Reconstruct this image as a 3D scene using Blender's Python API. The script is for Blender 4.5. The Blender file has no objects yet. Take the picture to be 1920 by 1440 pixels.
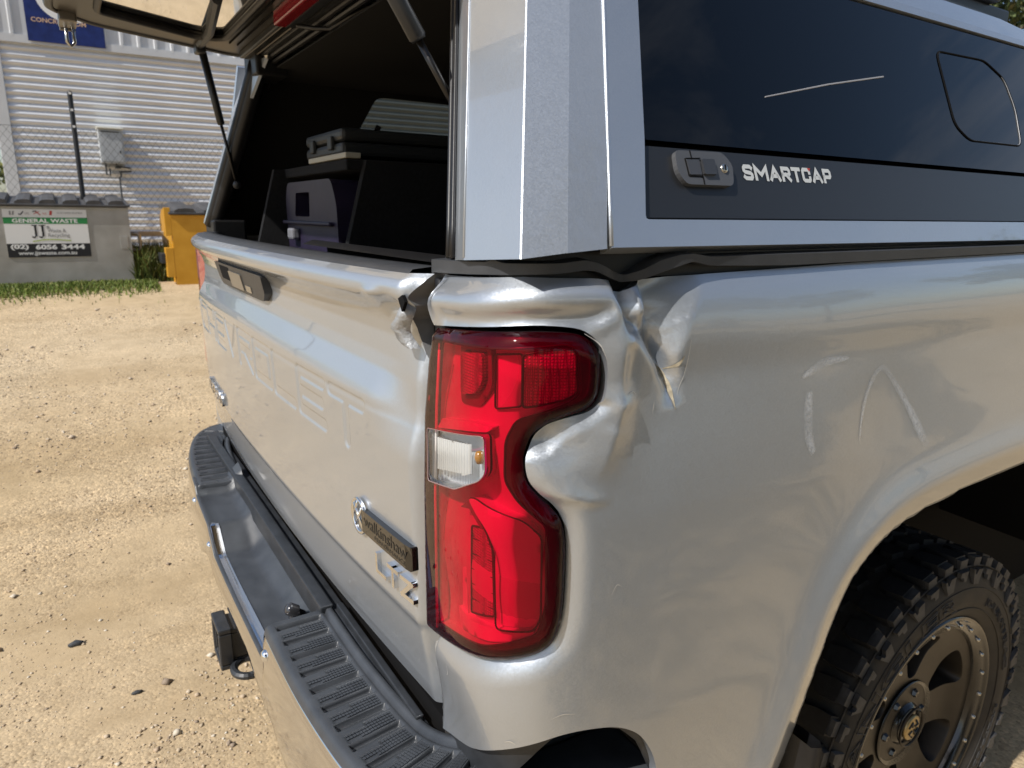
import bpy, bmesh, math, random
import numpy as np
from mathutils import Vector, Matrix
from mathutils.geometry import delaunay_2d_cdt
random.seed(7); rng = np.random.default_rng(11)
scene = bpy.context.scene
col = scene.collection
# ---------------------------------------------------------------- camera
cam_d = bpy.data.cameras.new('camera'); cam = bpy.data.objects.new('camera', cam_d); col.objects.link(cam)
cam_d.sensor_width = 36.0; cam_d.lens = 1300.0/1920.0*36.0; cam_d.clip_start = 0.02; cam_d.clip_end = 3000
_r = Vector((0.53544075, 0.84448256, 0.01234587)); _d = Vector((0.20661713, -0.11680306, -0.97142493)); _f = Vector((-0.81890938, 0.52269136, -0.23702568))
cam.matrix_world = Matrix(((_r.x, -_d.x, -_f.x, 1.4877), (_r.y, -_d.y, -_f.y, -0.3320), (_r.z, -_d.z, -_f.z, 1.4960), (0, 0, 0, 1)))
cam_d.dof.use_dof = True; cam_d.dof.focus_distance = 0.85; cam_d.dof.aperture_fstop = 11.0
scene.camera = cam
# ---------------------------------------------------------------- sky and sun
SUN = Vector((0.12, -0.68, 0.72)).normalized()
world = bpy.data.worlds.new('World'); scene.world = world; world.use_nodes = True
wn = world.node_tree.nodes; wl = world.node_tree.links
for n in list(wn): wn.remove(n)
wo = wn.new('ShaderNodeOutputWorld'); wb = wn.new('ShaderNodeBackground'); sky = wn.new('ShaderNodeTexSky')
sky.sky_type = 'NISHITA'; sky.sun_disc = False; sky.sun_elevation = math.asin(SUN.z); sky.sun_rotation = math.atan2(SUN.x, SUN.y)
sky.air_density = 1.0; sky.dust_density = 1.2; sky.ozone_density = 1.2
wb.inputs[1].default_value = 0.10
tc = wn.new('ShaderNodeTexCoord'); mp = wn.new('ShaderNodeMapping'); mp.inputs['Scale'].default_value = (1.0, 2.2, 3.0)
nz = wn.new('ShaderNodeTexNoise'); nz.inputs['Scale'].default_value = 1.6; nz.inputs['Detail'].default_value = 7; nz.inputs['Roughness'].default_value = 0.62; nz.inputs['Distortion'].default_value = 0.8
rp = wn.new('ShaderNodeValToRGB'); rp.color_ramp.elements[0].position = 0.50; rp.color_ramp.elements[0].color = (0, 0, 0, 1); rp.color_ramp.elements[1].position = 0.85; rp.color_ramp.elements[1].color = (0.55, 0.55, 0.55, 1)
mx = wn.new('ShaderNodeMixRGB'); mx.inputs['Color2'].default_value = (6.5, 6.7, 7.2, 1)
wl.new(tc.outputs['Generated'], mp.inputs[0]); wl.new(mp.outputs[0], nz.inputs['Vector']); wl.new(nz.outputs[0], rp.inputs[0])
wl.new(rp.outputs[0], mx.inputs['Fac']); wl.new(sky.outputs[0], mx.inputs['Color1']); wl.new(mx.outputs[0], wb.inputs[0]); wl.new(wb.outputs[0], wo.inputs[0])
sl = bpy.data.lights.new('sun', 'SUN'); sl.energy = 3.6; sl.angle = math.radians(0.53); sl.color = (1.0, 0.96, 0.90)
so = bpy.data.objects.new('sun', sl); col.objects.link(so); so.rotation_euler = SUN.to_track_quat('Z', 'Y').to_euler()
scene.view_settings.view_transform = 'Standard'; scene.view_settings.look = 'None'; scene.view_settings.exposure = 0.36; scene.view_settings.gamma = 1.0
scene.view_settings.use_curve_mapping = False
scene.cycles.max_bounces = 10; scene.cycles.transparent_max_bounces = 16; scene.cycles.caustics_reflective = False; scene.cycles.caustics_refractive = False
scene.cycles.use_denoising = True; scene.cycles.sample_clamp_indirect = 6.0

# ---------------------------------------------------------------- materials
def lin(r, g, b):
    f = lambda c: ((c/255+0.055)/1.055)**2.4 if c/255 > 0.04045 else c/255/12.92
    return (f(r), f(g), f(b), 1)
def N(m, t, **kw):
    n = m.node_tree.nodes.new(t)
    for k, v in kw.items():
        if k.startswith('i_'): n.inputs[k[2:].replace('_', ' ')].default_value = v
        else: setattr(n, k, v)
    return n
def mat(name, color=(0.5, 0.5, 0.5), rough=0.5, metal=0.0, coat=0.0, coat_rough=0.03, spec=0.5, noise=None, bump=None, noise_rough=None, trans=0.0):
    """noise=(scale, amount[, second colour]); bump=(scale, strength, distance)"""
    m = bpy.data.materials.new(name); m.use_nodes = True
    b = m.node_tree.nodes['Principled BSDF']; L = m.node_tree.links.new
    c = tuple(color[:3])+(1,)
    b.inputs['Base Color'].default_value = c; b.inputs['Roughness'].default_value = rough; b.inputs['Metallic'].default_value = metal
    b.inputs['Coat Weight'].default_value = coat; b.inputs['Coat Roughness'].default_value = coat_rough; b.inputs['Specular IOR Level'].default_value = spec
    if trans: b.inputs['Transmission Weight'].default_value = trans
    co = N(m, 'ShaderNodeTexCoord')
    if noise:
        n = N(m, 'ShaderNodeTexNoise'); n.inputs['Scale'].default_value = noise[0]; n.inputs['Detail'].default_value = 6
        L(co.outputs['Object'], n.inputs['Vector'])
        r = N(m, 'ShaderNodeValToRGB'); r.color_ramp.elements[0].position = 0.3; r.color_ramp.elements[1].position = 0.7
        a = noise[1]; c2 = noise[2] if len(noise) > 2 else tuple(min(1, x*(1+a)) for x in c[:3]); c1 = c if len(noise) > 2 else tuple(x*(1-a) for x in c[:3])
        r.color_ramp.elements[0].color = tuple(c1[:3])+(1,); r.color_ramp.elements[1].color = tuple(c2[:3])+(1,)
        L(n.outputs[0], r.inputs[0]); L(r.outputs[0], b.inputs['Base Color'])
        if noise_rough:
            mr = N(m, 'ShaderNodeMapRange'); mr.inputs['To Min'].default_value = noise_rough[0]; mr.inputs['To Max'].default_value = noise_rough[1]
            L(n.outputs[0], mr.inputs[0]); L(mr.outputs[0], b.inputs['Roughness'])
    if bump:
        n2 = N(m, 'ShaderNodeTexNoise'); n2.inputs['Scale'].default_value = bump[0]; n2.inputs['Detail'].default_value = 4
        L(co.outputs['Object'], n2.inputs['Vector'])
        bp = N(m, 'ShaderNodeBump'); bp.inputs['Strength'].default_value = bump[1]; bp.inputs['Distance'].default_value = bump[2]
        L(n2.outputs[0], bp.inputs['Height']); L(bp.outputs[0], b.inputs['Normal'])
    return m
def paint(name, color, rough=0.43, metal=0.74, flake=0.04):
    m = mat(name, color, rough, metal, coat=1.0, coat_rough=0.035)
    b = m.node_tree.nodes['Principled BSDF']; L = m.node_tree.links.new
    co = N(m, 'ShaderNodeTexCoord'); v = N(m, 'ShaderNodeTexVoronoi'); v.inputs['Scale'].default_value = 650
    L(co.outputs['Object'], v.inputs['Vector'])
    sub = N(m, 'ShaderNodeVectorMath', operation='SUBTRACT'); sub.inputs[1].default_value = (0.5, 0.5, 0.5); L(v.outputs['Color'], sub.inputs[0])
    sc = N(m, 'ShaderNodeVectorMath', operation='SCALE'); sc.inputs['Scale'].default_value = flake*2; L(sub.outputs[0], sc.inputs[0])
    g = N(m, 'ShaderNodeNewGeometry'); ad = N(m, 'ShaderNodeVectorMath', operation='ADD'); L(g.outputs['Normal'], ad.inputs[0]); L(sc.outputs[0], ad.inputs[1])
    nm = N(m, 'ShaderNodeVectorMath', operation='NORMALIZE'); L(ad.outputs[0], nm.inputs[0]); L(nm.outputs[0], b.inputs['Normal'])
    # dust film: thin uneven roughness of the clear coat
    nz = N(m, 'ShaderNodeTexNoise'); nz.inputs['Scale'].default_value = 9; nz.inputs['Detail'].default_value = 8; L(co.outputs['Object'], nz.inputs['Vector'])
    mr = N(m, 'ShaderNodeMapRange'); mr.inputs['From Min'].default_value = .35; mr.inputs['From Max'].default_value = .7; mr.inputs['To Min'].default_value = .008; mr.inputs['To Max'].default_value = .035; L(nz.outputs[0], mr.inputs[0]); L(mr.outputs[0], b.inputs['Coat Roughness'])
    return m
def tinted(name, color, gloss_rough=0.02, fres=1.5, body=None):
    """thin tinted glass or lens: tinted see-through with a mirror-like skin by Fresnel"""
    m = bpy.data.materials.new(name); m.use_nodes = True; nt = m.node_tree
    for n in list(nt.nodes): nt.nodes.remove(n)
    o = N(m, 'ShaderNodeOutputMaterial'); t = N(m, 'ShaderNodeBsdfTransparent'); t.inputs[0].default_value = tuple(color[:3])+(1,)
    g = N(m, 'ShaderNodeBsdfGlossy'); g.inputs['Roughness'].default_value = gloss_rough; g.inputs[0].default_value = (1, 1, 1, 1)
    f = N(m, 'ShaderNodeFresnel'); f.inputs[0].default_value = fres; mx = N(m, 'ShaderNodeMixShader')
    L = nt.links.new; L(f.outputs[0], mx.inputs[0]); L(g.outputs[0], mx.inputs[2])
    if body:
        d = N(m, 'ShaderNodeBsdfDiffuse'); d.inputs[0].default_value = tuple(body[:3])+(1,); mb = N(m, 'ShaderNodeMixShader'); mb.inputs[0].default_value = body[3]
        L(t.outputs[0], mb.inputs[1]); L(d.outputs[0], mb.inputs[2]); L(mb.outputs[0], mx.inputs[1])
    else: L(t.outputs[0], mx.inputs[1])
    L(mx.outputs[0], o.inputs[0]); return m

M = {}
M['paint'] = paint('silver paint', (0.49, 0.525, 0.57))
M['paint_in'] = mat('silver paint inner', (0.42, 0.42, 0.42), 0.5, 0.5)
M['chrome'] = mat('chrome', (0.82, 0.83, 0.85), 0.06, 1.0)
M['bumper_chrome'] = mat('bumper chrome', (0.70, 0.70, 0.71), 0.10, 1.0, bump=(30, 0.04, 0.002))
M['black_pl'] = mat('black moulded plastic', (0.028, 0.031, 0.036), 0.42, noise=(40, 0.25), bump=(900, 0.25, 0.0006))
M['pad'] = mat('grey black step plastic', (0.048, 0.053, 0.061), 0.42, noise=(25, 0.22), bump=(700, 0.3, 0.0006), noise_rough=(0.3, 0.5))
M['rubber'] = mat('rubber seal', (0.008, 0.008, 0.009), 0.42, noise=(60, 0.3), bump=(500, 0.2, 0.0006))
M['trim'] = mat('dark grey trim', (0.042, 0.045, 0.051), 0.5, noise=(30, 0.15), bump=(900, 0.3, 0.0006))
M['satin_black'] = mat('satin black aluminium', (0.020, 0.021, 0.023), 0.34, bump=(1200, 0.15, 0.0005))
M['black'] = mat('dull black', (0.003, 0.003, 0.0035), 0.9, spec=.2)
M['carpet'] = mat('black carpet', (0.005, 0.005, 0.006), 0.95, noise=(120, 0.6), bump=(700, 0.8, 0.003))
M['liner'] = mat('canopy liner', (0.0035, 0.0035, 0.004), 0.9, bump=(400, 0.5, 0.002))
M['under'] = mat('hatch inner panel', (0.055, 0.05, 0.043), 0.35, 0.3)
M['red_lens'] = tinted('red lens', (0.88, 0.0025, 0.170), 0.015, 1.30, body=(0.50, 0.002, 0.04, 0.03))
M['clear_lens'] = tinted('clear lens', (0.95, 0.95, 0.94), 0.02, 1.33)
M['tint_glass'] = tinted('dark tinted glass', (0.025, 0.027, 0.034), 0.008, 1.42)
M['grey_glass'] = tinted('grey tinted glass', (0.10, 0.115, 0.11), 0.01, 1.5)
M['steel'] = mat('zinc steel', (0.55, 0.54, 0.50), 0.28, 1.0)
M['tan_reflect_black'] = mat('near-black alloy with painted tan reflection', (0.034, 0.029, 0.024), 0.38, 0.5, noise=(30, 0.15))  # near-black rim with the ground's tan reflection painted into its colour
M['gloss_black'] = mat('gloss black rim', (0.012, 0.012, 0.013), 0.2, 0.2, coat=0.5)
M['tyre'] = mat('tyre rubber', (0.018, 0.017, 0.016), 0.68, noise=(26, 0.45, (0.035, 0.029, 0.023)), bump=(300, 0.3, 0.001))
M['tyre_tread'] = mat('tyre tread rubber', (0.013, 0.013, 0.014), 0.6, noise=(60, 0.4), bump=(500, 0.4, 0.001))
M['tyre_edge'] = mat('grey tyre lugs', (0.05, 0.05, 0.052), 0.65, noise=(50, 0.4), bump=(400, 0.4, 0.001))  # lugs and lettering a paler grey than the tread
M['white'] = mat('white print', (0.75, 0.75, 0.73), 0.5)
M['whitish'] = None

# ---------------------------------------------------------------- mesh helpers
def link(o, parent=None):
    col.objects.link(o)
    if parent: o.parent = parent
    return o
def mesh(name, V, F, m, parent=None, smooth=False, kind=None):
    me = bpy.data.meshes.new(name); me.from_pydata([tuple(map(float, v)) for v in V], [], [tuple(map(int, f)) for f in F]); me.update()
    if m is not None: me.materials.append(m)
    if smooth: me.polygons.foreach_set('use_smooth', [True]*len(me.polygons))
    o = link(bpy.data.objects.new(name, me), parent)
    if kind: o['kind'] = kind
    return o
def same(name, src, parent, loc=None, rot=None, scale=None, mtx=None):
    o = link(bpy.data.objects.new(name, src.data), parent)
    if mtx is not None: o.matrix_local = mtx
    if loc is not None: o.location = loc
    if rot is not None: o.rotation_euler = rot
    if scale is not None: o.scale = scale
    return o
def thing(name, label, cat, loc=(0, 0, 0), group=None, rot=(0, 0, 0)):
    o = bpy.data.objects.new(name, None); col.objects.link(o); o.location = loc; o.rotation_euler = rot
    o.empty_display_size = 0.1; tag(o, label, cat, group); return o
def tag(o, label, cat, group=None):
    o['label'] = label; o['category'] = cat
    if group: o['group'] = group
    return o
class B:
    """collects simple solids and links them as one mesh"""
    def __init__(s): s.v = []; s.f = []
    def add(s, V, F):
        k = len(s.v); s.v += [tuple(map(float, p)) for p in V]; s.f += [tuple(int(i)+k for i in q) for q in F]; return s
    def box(s, x0, x1, y0, y1, z0, z1, T=None):
        V = [(x, y, z) for x in (x0, x1) for y in (y0, y1) for z in (z0, z1)]
        if T: V = [tuple(T @ Vector(p)) for p in V]
        return s.add(V, [(0, 1, 3, 2), (4, 6, 7, 5), (0, 4, 5, 1), (2, 3, 7, 6), (0, 2, 6, 4), (1, 5, 7, 3)])
    def bbox(s, x0, x1, y0, y1, z0, z1, r=0.004, seg=2, T=None):
        bm = bmesh.new(); bmesh.ops.create_cube(bm, size=1)
        for v in bm.verts: v.co = Vector(((x0+x1)/2+v.co.x*(x1-x0), (y0+y1)/2+v.co.y*(y1-y0), (z0+z1)/2+v.co.z*(z1-z0)))
        bmesh.ops.bevel(bm, geom=bm.edges[:], offset=r, segments=seg, profile=0.5, affect='EDGES')
        bm.verts.index_update(); V = [tuple((T @ v.co) if T else v.co) for v in bm.verts]; F = [[v.index for v in f.verts] for f in bm.faces]; bm.free()
        return s.add(V, F)
    def tube(s, pts, r, n=10, caps=True, closed=False):
        pts = [Vector(p) for p in pts]; rr = r if hasattr(r, '__len__') else [r]*len(pts); V = []; F = []; up = None
        for i, p in enumerate(pts):
            if closed: t = (pts[(i+1) % len(pts)]-pts[i-1]).normalized()
            else: t = (pts[min(i+1, len(pts)-1)]-pts[max(i-1, 0)]).normalized()
            if up is None: up = t.orthogonal().normalized()
            else: up = (up-t*up.dot(t)).normalized()
            w = t.cross(up)
            for k in range(n):
                a = 2*math.pi*k/n; V.append(p+rr[i]*(math.cos(a)*up+math.sin(a)*w))
        m = len(pts)
        for i in range(m if closed else m-1):
            for k in range(n):
                j = (i+1) % m; F.append((i*n+k, i*n+(k+1) % n, j*n+(k+1) % n, j*n+k))
        if caps and not closed: F.append(tuple(range(n-1, -1, -1))); F.append(tuple((m-1)*n+k for k in range(n)))
        return s.add(V, F)
    def prism(s, poly, fn, d0, d1):
        """poly 2D points, fn(u,v,d)->xyz, side walls between d0 and d1 plus both caps"""
        n = len(poly); V = [fn(u, v, d0) for u, v in poly]+[fn(u, v, d1) for u, v in poly]
        return s.add(V, [tuple(range(n-1, -1, -1)), tuple(range(n, 2*n))]+[(i, (i+1) % n, n+(i+1) % n, n+i) for i in range(n)])
    def grid(s, P):
        P = np.asarray(P); a, b = P.shape[:2]
        return s.add(P.reshape(-1, 3), [(i*b+j, i*b+j+1, (i+1)*b+j+1, (i+1)*b+j) for i in range(a-1) for j in range(b-1)])
    def lathe(s, prof, T=Matrix(), n=48, a0=0, a1=2*math.pi):
        """prof [(r, h)], axis Z of T"""
        full = abs(a1-a0-2*math.pi) < 1e-6; m = n if full else n+1; V = []; F = []
        for i in range(m):
            a = a0+(a1-a0)*i/n
            for r, h in prof: V.append(T @ Vector((r*math.cos(a), r*math.sin(a), h)))
        k = len(prof)
        for i in range(n):
            j = (i+1) % m
            for q in range(k-1): F.append((i*k+q, j*k+q, j*k+q+1, i*k+q+1))
        return s.add(V, F)
    def build(s, name, m, parent=None, smooth=False, kind=None, auto=None):
        o = mesh(name, s.v, s.f, m, parent, smooth, kind)
        if auto is not None:
            me = o.data; me.polygons.foreach_set('use_smooth', [True]*len(me.polygons))
            try: me.set_sharp_from_angle(angle=math.radians(auto))
            except Exception: pass
        return o
def fixn(o):
    bm = bmesh.new(); bm.from_mesh(o.data); bmesh.ops.recalc_face_normals(bm, faces=bm.faces[:]); bm.to_mesh(o.data); bm.free(); return o
def sm(a, b, x):
    t = np.clip((np.asarray(x, float)-a)/(b-a), 0, 1); return t*t*(3-2*t)
def catmull(P, n=12, closed=False):
    P = np.asarray(P, float)
    P = np.vstack([P[-1], P, P[:2]]) if closed else np.vstack([2*P[0]-P[1], P, 2*P[-1]-P[-2]]); o = []
    for i in range(1, len(P)-2):
        p0, p1, p2, p3 = P[i-1:i+3]
        for t in np.linspace(0, 1, n, endpoint=False): o.append(.5*((2*p1)+(-p0+p2)*t+(2*p0-5*p1+4*p2-p3)*t*t+(-p0+3*p1-3*p2+p3)*t**3))
    if not closed: o.append(P[-2])
    return np.array(o)
def roundpoly(P, r, n=5):
    P = [np.array(p, float) for p in P]; o = []; k = len(P)
    for i in range(k):
        a, b, c = P[i-1], P[i], P[(i+1) % k]; rr = r[i] if hasattr(r, '__len__') else r
        la, lc = np.linalg.norm(a-b), np.linalg.norm(c-b); q = min(rr, la*.45, lc*.45)
        A = b+(a-b)/la*q; C_ = b+(c-b)/lc*q
        for t in np.linspace(0, 1, n): o.append((1-t)**2*A+2*t*(1-t)*b+t*t*C_)
    return np.array(o)
def segdist(P, A):
    """distance from points P (n,2) to polyline A (m,2); also signed side and position 0..1 along"""
    P = np.asarray(P, float); A = np.asarray(A, float); best = np.full(len(P), 1e9); side = np.ones(len(P)); pos = np.zeros(len(P))
    L = np.r_[0, np.cumsum(np.hypot(*np.diff(A, axis=0).T))]
    for i in range(len(A)-1):
        a, b = A[i], A[i+1]; d = b-a; l2 = d@d
        if l2 < 1e-14: continue
        t = np.clip(((P-a)@d)/l2, 0, 1); q = P-(a+t[:, None]*d); r = np.hypot(q[:, 0], q[:, 1]); k = r < best
        best[k] = r[k]; side[k] = np.sign(d[0]*q[k, 1]-d[1]*q[k, 0]); pos[k] = (L[i]+t[k]*math.sqrt(l2))/L[-1]
    return best, side, pos
def inside(P, poly):
    P = np.asarray(P, float); x, y = P[:, 0], P[:, 1]; c = np.zeros(len(P), bool); n = len(poly)
    for i in range(n):
        x0, y0 = poly[i]; x1, y1 = poly[(i+1) % n]
        if y0 == y1: continue
        k = ((y0 > y) != (y1 > y)) & (x < (x1-x0)*(y-y0)/(y1-y0)+x0); c ^= k
    return c
def resample(poly, h, closed=True):
    P = np.vstack([poly, poly[:1]]) if closed else np.asarray(poly); o = []
    for a, b in zip(P[:-1], P[1:]):
        n = max(1, int(round(np.hypot(*(b-a))/h)))
        for k in range(n): o.append(a+(b-a)*k/n)
    if not closed: o.append(P[-1])
    return np.array(o)
def patch(outer, holes, hx, hy, dense=None):
    """conforming triangulation of a 2D polygon with holes. dense=(polygon,hx,hy): finer grid inside"""
    loops = [resample(np.asarray(outer, float), hx*.8)]+[resample(np.asarray(h, float), min(hx, hy)*.6) for h in holes]
    lo, hi = loops[0].min(0), loops[0].max(0)
    def gridpts(hx, hy, jit=0):
        X, Y = np.meshgrid(np.arange(lo[0]+hx/2, hi[0], hx), np.arange(lo[1]+hy/2, hi[1], hy)); X[1::2] += hx/2
        return np.c_[X.ravel(), Y.ravel()]
    G = gridpts(hx, hy)
    if dense is not None:
        dp, dhx, dhy = dense; G = G[~inside(G, dp)]; G2 = gridpts(dhx, dhy); G2 = G2[inside(G2, dp)]; hs = np.r_[np.full(len(G), min(hx, hy)), np.full(len(G2), min(dhx, dhy))]; G = np.vstack([G, G2])
    else: hs = np.full(len(G), min(hx, hy))
    k = inside(G, loops[0])
    for h in loops[1:]: k &= ~inside(G, h)
    G = G[k]; hs = hs[k]
    for lp in loops:
        d, _, _ = segdist(G, np.vstack([lp, lp[:1]])); k = d > hs*.5; G = G[k]; hs = hs[k]
    pts = []; edges = []; bl = []
    for lp in loops:
        s0 = len(pts); n = len(lp); pts += [tuple(p) for p in lp]; edges += [(s0+i, s0+(i+1) % n) for i in range(n)]; bl.append(list(range(s0, s0+n)))
    pts += [tuple(p) for p in G]
    r = delaunay_2d_cdt([Vector(p) for p in pts], edges, [], 0, 1e-7)
    V = np.array([tuple(v) for v in r[0]]); F = np.array([f for f in r[2] if len(f) == 3])
    c = V[F].mean(1); k = inside(c, loops[0])
    for h in loops[1:]: k &= ~inside(c, h)
    inv = {}
    for j, src in enumerate(r[3]):
        for q in src: inv[q] = j
    return V, F[k], [[inv.get(q, 0) for q in l] for l in bl]
_txt = {}
def text_mesh(txt, size=1.0, offset=0.0, extrude=0.0, align='LEFT', spacing=1.0, shear=0.0, res=3):
    c = bpy.data.curves.new('t', 'FONT'); c.body = txt; c.size = size; c.offset = offset; c.extrude = extrude; c.align_x = align; c.space_character = spacing; c.shear = shear; c.resolution_u = res
    o = bpy.data.objects.new('t', c); col.objects.link(o); dg = bpy.context.evaluated_depsgraph_get(); e = o.evaluated_get(dg); me = e.to_mesh()
    V = np.array([tuple(v.co) for v in me.vertices]) if len(me.vertices) else np.zeros((0, 3)); F = [tuple(p.vertices) for p in me.polygons]
    e.to_mesh_clear(); bpy.data.objects.remove(o); bpy.data.curves.remove(c); return V, F
def text_obj(name, txt, size, fn, m, parent, width=None, height=None, **kw):
    V, F = text_mesh(txt, size, **kw)
    if width: V[:, 0] *= width/(V[:, 0].max()-V[:, 0].min())
    if height: V[:, 1] *= height/(V[:, 1].max()-V[:, 1].min())
    V[:, 0] -= V[:, 0].min() if kw.get('align', 'LEFT') == 'LEFT' else 0
    V[:, 1] -= V[:, 1].min()
    return mesh(name, [fn(*p) for p in V], F, m, parent)
# ================================================================ pickup truck
truck = thing('pickup_truck', 'silver pickup truck with crumpled rear corner around its red tail lamp', 'pickup truck')
# --- right bed side: plan curve (x, y) seen from above, running round the rear corner; s = length along it
PLAN = np.array([(.770, .000), (.79, -.003), (.82, -.007), (.86, -.011), (.90, -.013), (.932, -.009), (.958, .004), (.979, .026), (.992, .055), (1.0, .09), (1.006, .14), (1.011, .2), (1.018, .35), (1.023, .6), (1.024, 1.0), (1.022, 1.6), (1.018, 2.1)])
PC = catmull(PLAN, 24); PS = np.r_[0, np.cumsum(np.hypot(*np.diff(PC, axis=0).T))]
TN = np.gradient(PC, PS, axis=0); TN /= np.hypot(*TN.T)[:, None]
BZ = np.array([.5, .6, .8, .95, 1.1, 1.2, 1.29, 1.34, 1.375, 1.392, 1.41, 1.425, 1.432])
BV = np.array([-.03, -.02, -.006, .002, .005, .004, -.001, -.003, -.0005, -.002, -.007, -.015, -.022])
_bz = np.linspace(.5, 1.44, 400); _bv = np.interp(_bz, BZ, BV); _k = np.exp(-np.linspace(-2, 2, 15)**2); _bv = np.convolve(np.pad(_bv, 7, mode='edge'), _k/_k.sum(), 'valid')
ZT = np.array([(.0, 1.432), (.03, 1.432), (.06, 1.433), (.2, 1.441), (.276, 1.440), (.293, 1.438), (.303, 1.431), (.309, 1.423), (.319, 1.427), (.33, 1.432), (.34, 1.435), (.373, 1.438), (.417, 1.440), (.66, 1.446), (1.1, 1.450), (2.3, 1.455)])
def plan_at(s):
    return np.interp(s, PS, PC[:, 0]), np.interp(s, PS, PC[:, 1]), np.interp(s, PS, TN[:, 0]), np.interp(s, PS, TN[:, 1])
def bed(s, z, off=0.0, dent=True):
    """point on the right bed side; off = outwards"""
    s = np.asarray(s, float); z = np.asarray(z, float); x, y, tx, ty = plan_at(s); w = sm(.12, .30, s)
    b = np.interp(z, _bz, _bv)*w+(1-w)*(-.022*sm(1.40, 1.435, z)-.012*(1-sm(.88, 1.0, z)))+off; zz = z.copy() if z.ndim else z
    if dent:
        o, dz = dents(s, z); b = b+o; zz = z+dz
    return np.stack([x+ty*b, y-tx*b, zz+0*s], -1)
LAMP = catmull([(.050, 1.377), (.114, 1.384), (.167, 1.389), (.213, 1.392), (.247, 1.391), (.264, 1.387), (.276, 1.377), (.282, 1.364), (.284, 1.344), (.281, 1.327), (.270, 1.317), (.252, 1.312), (.229, 1.305), (.215, 1.295), (.208, 1.282), (.205, 1.267), (.209, 1.247), (.221, 1.232), (.234, 1.221), (.244, 1.208), (.248, 1.195), (.250, 1.173), (.250, 1.134), (.248, 1.1), (.241, 1.075), (.227, 1.062), (.204, 1.052), (.176, 1.042), (.144, 1.031), (.094, 1.014), (.013, .988)], 4)
LAMP = np.vstack([LAMP, [(.006, 1.0), (.006, 1.075), (.006, 1.176), (.014, 1.274), (.032, 1.338), (.046, 1.372)]])
ARCH = catmull([(.585, .60), (.612, .73), (.643, .838), (.687, .985), (.735, 1.046), (.823, 1.083), (1.0, 1.099), (1.171, 1.103), (1.314, 1.104), (1.457, 1.103), (1.628, 1.099), (1.805, 1.083), (1.89, 1.046), (1.941, .985), (1.985, .838), (2.016, .73), (2.043, .60)], 5)
def crease(P, path, dep, wl, wr, p=1.6, pts=None):
    d, sd, pos = segdist(P, path); q = np.linspace(0, 1, len(dep)); D = np.interp(pos, q, dep)
    w = np.where(sd > 0, np.interp(pos, np.linspace(0, 1, len(wr)), wr), np.interp(pos, np.linspace(0, 1, len(wl)), wl))
    return D*np.clip(1-d/w, 0, 1)**p
def bumpy(P, path, h, w):
    d, sd, pos = segdist(P, path); return np.interp(pos, np.linspace(0, 1, len(h)), h)*np.exp(-(d/w)**2)
def blob(s, z, cs, cz, rs, rz, h): return h*np.exp(-((s-cs)/rs)**2-((z-cz)/rz)**2)
_PH = rng.uniform(0, 6.28, (14, 2)); _FR = rng.uniform(.5, 1.6, (14, 2))
def wob(s, z, f):
    o = 0
    for (a, b), (u, v) in zip(_PH, _FR): o = o+np.sin(s*f*u+a)*np.sin(z*f*v+b)
    return o/14
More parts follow.
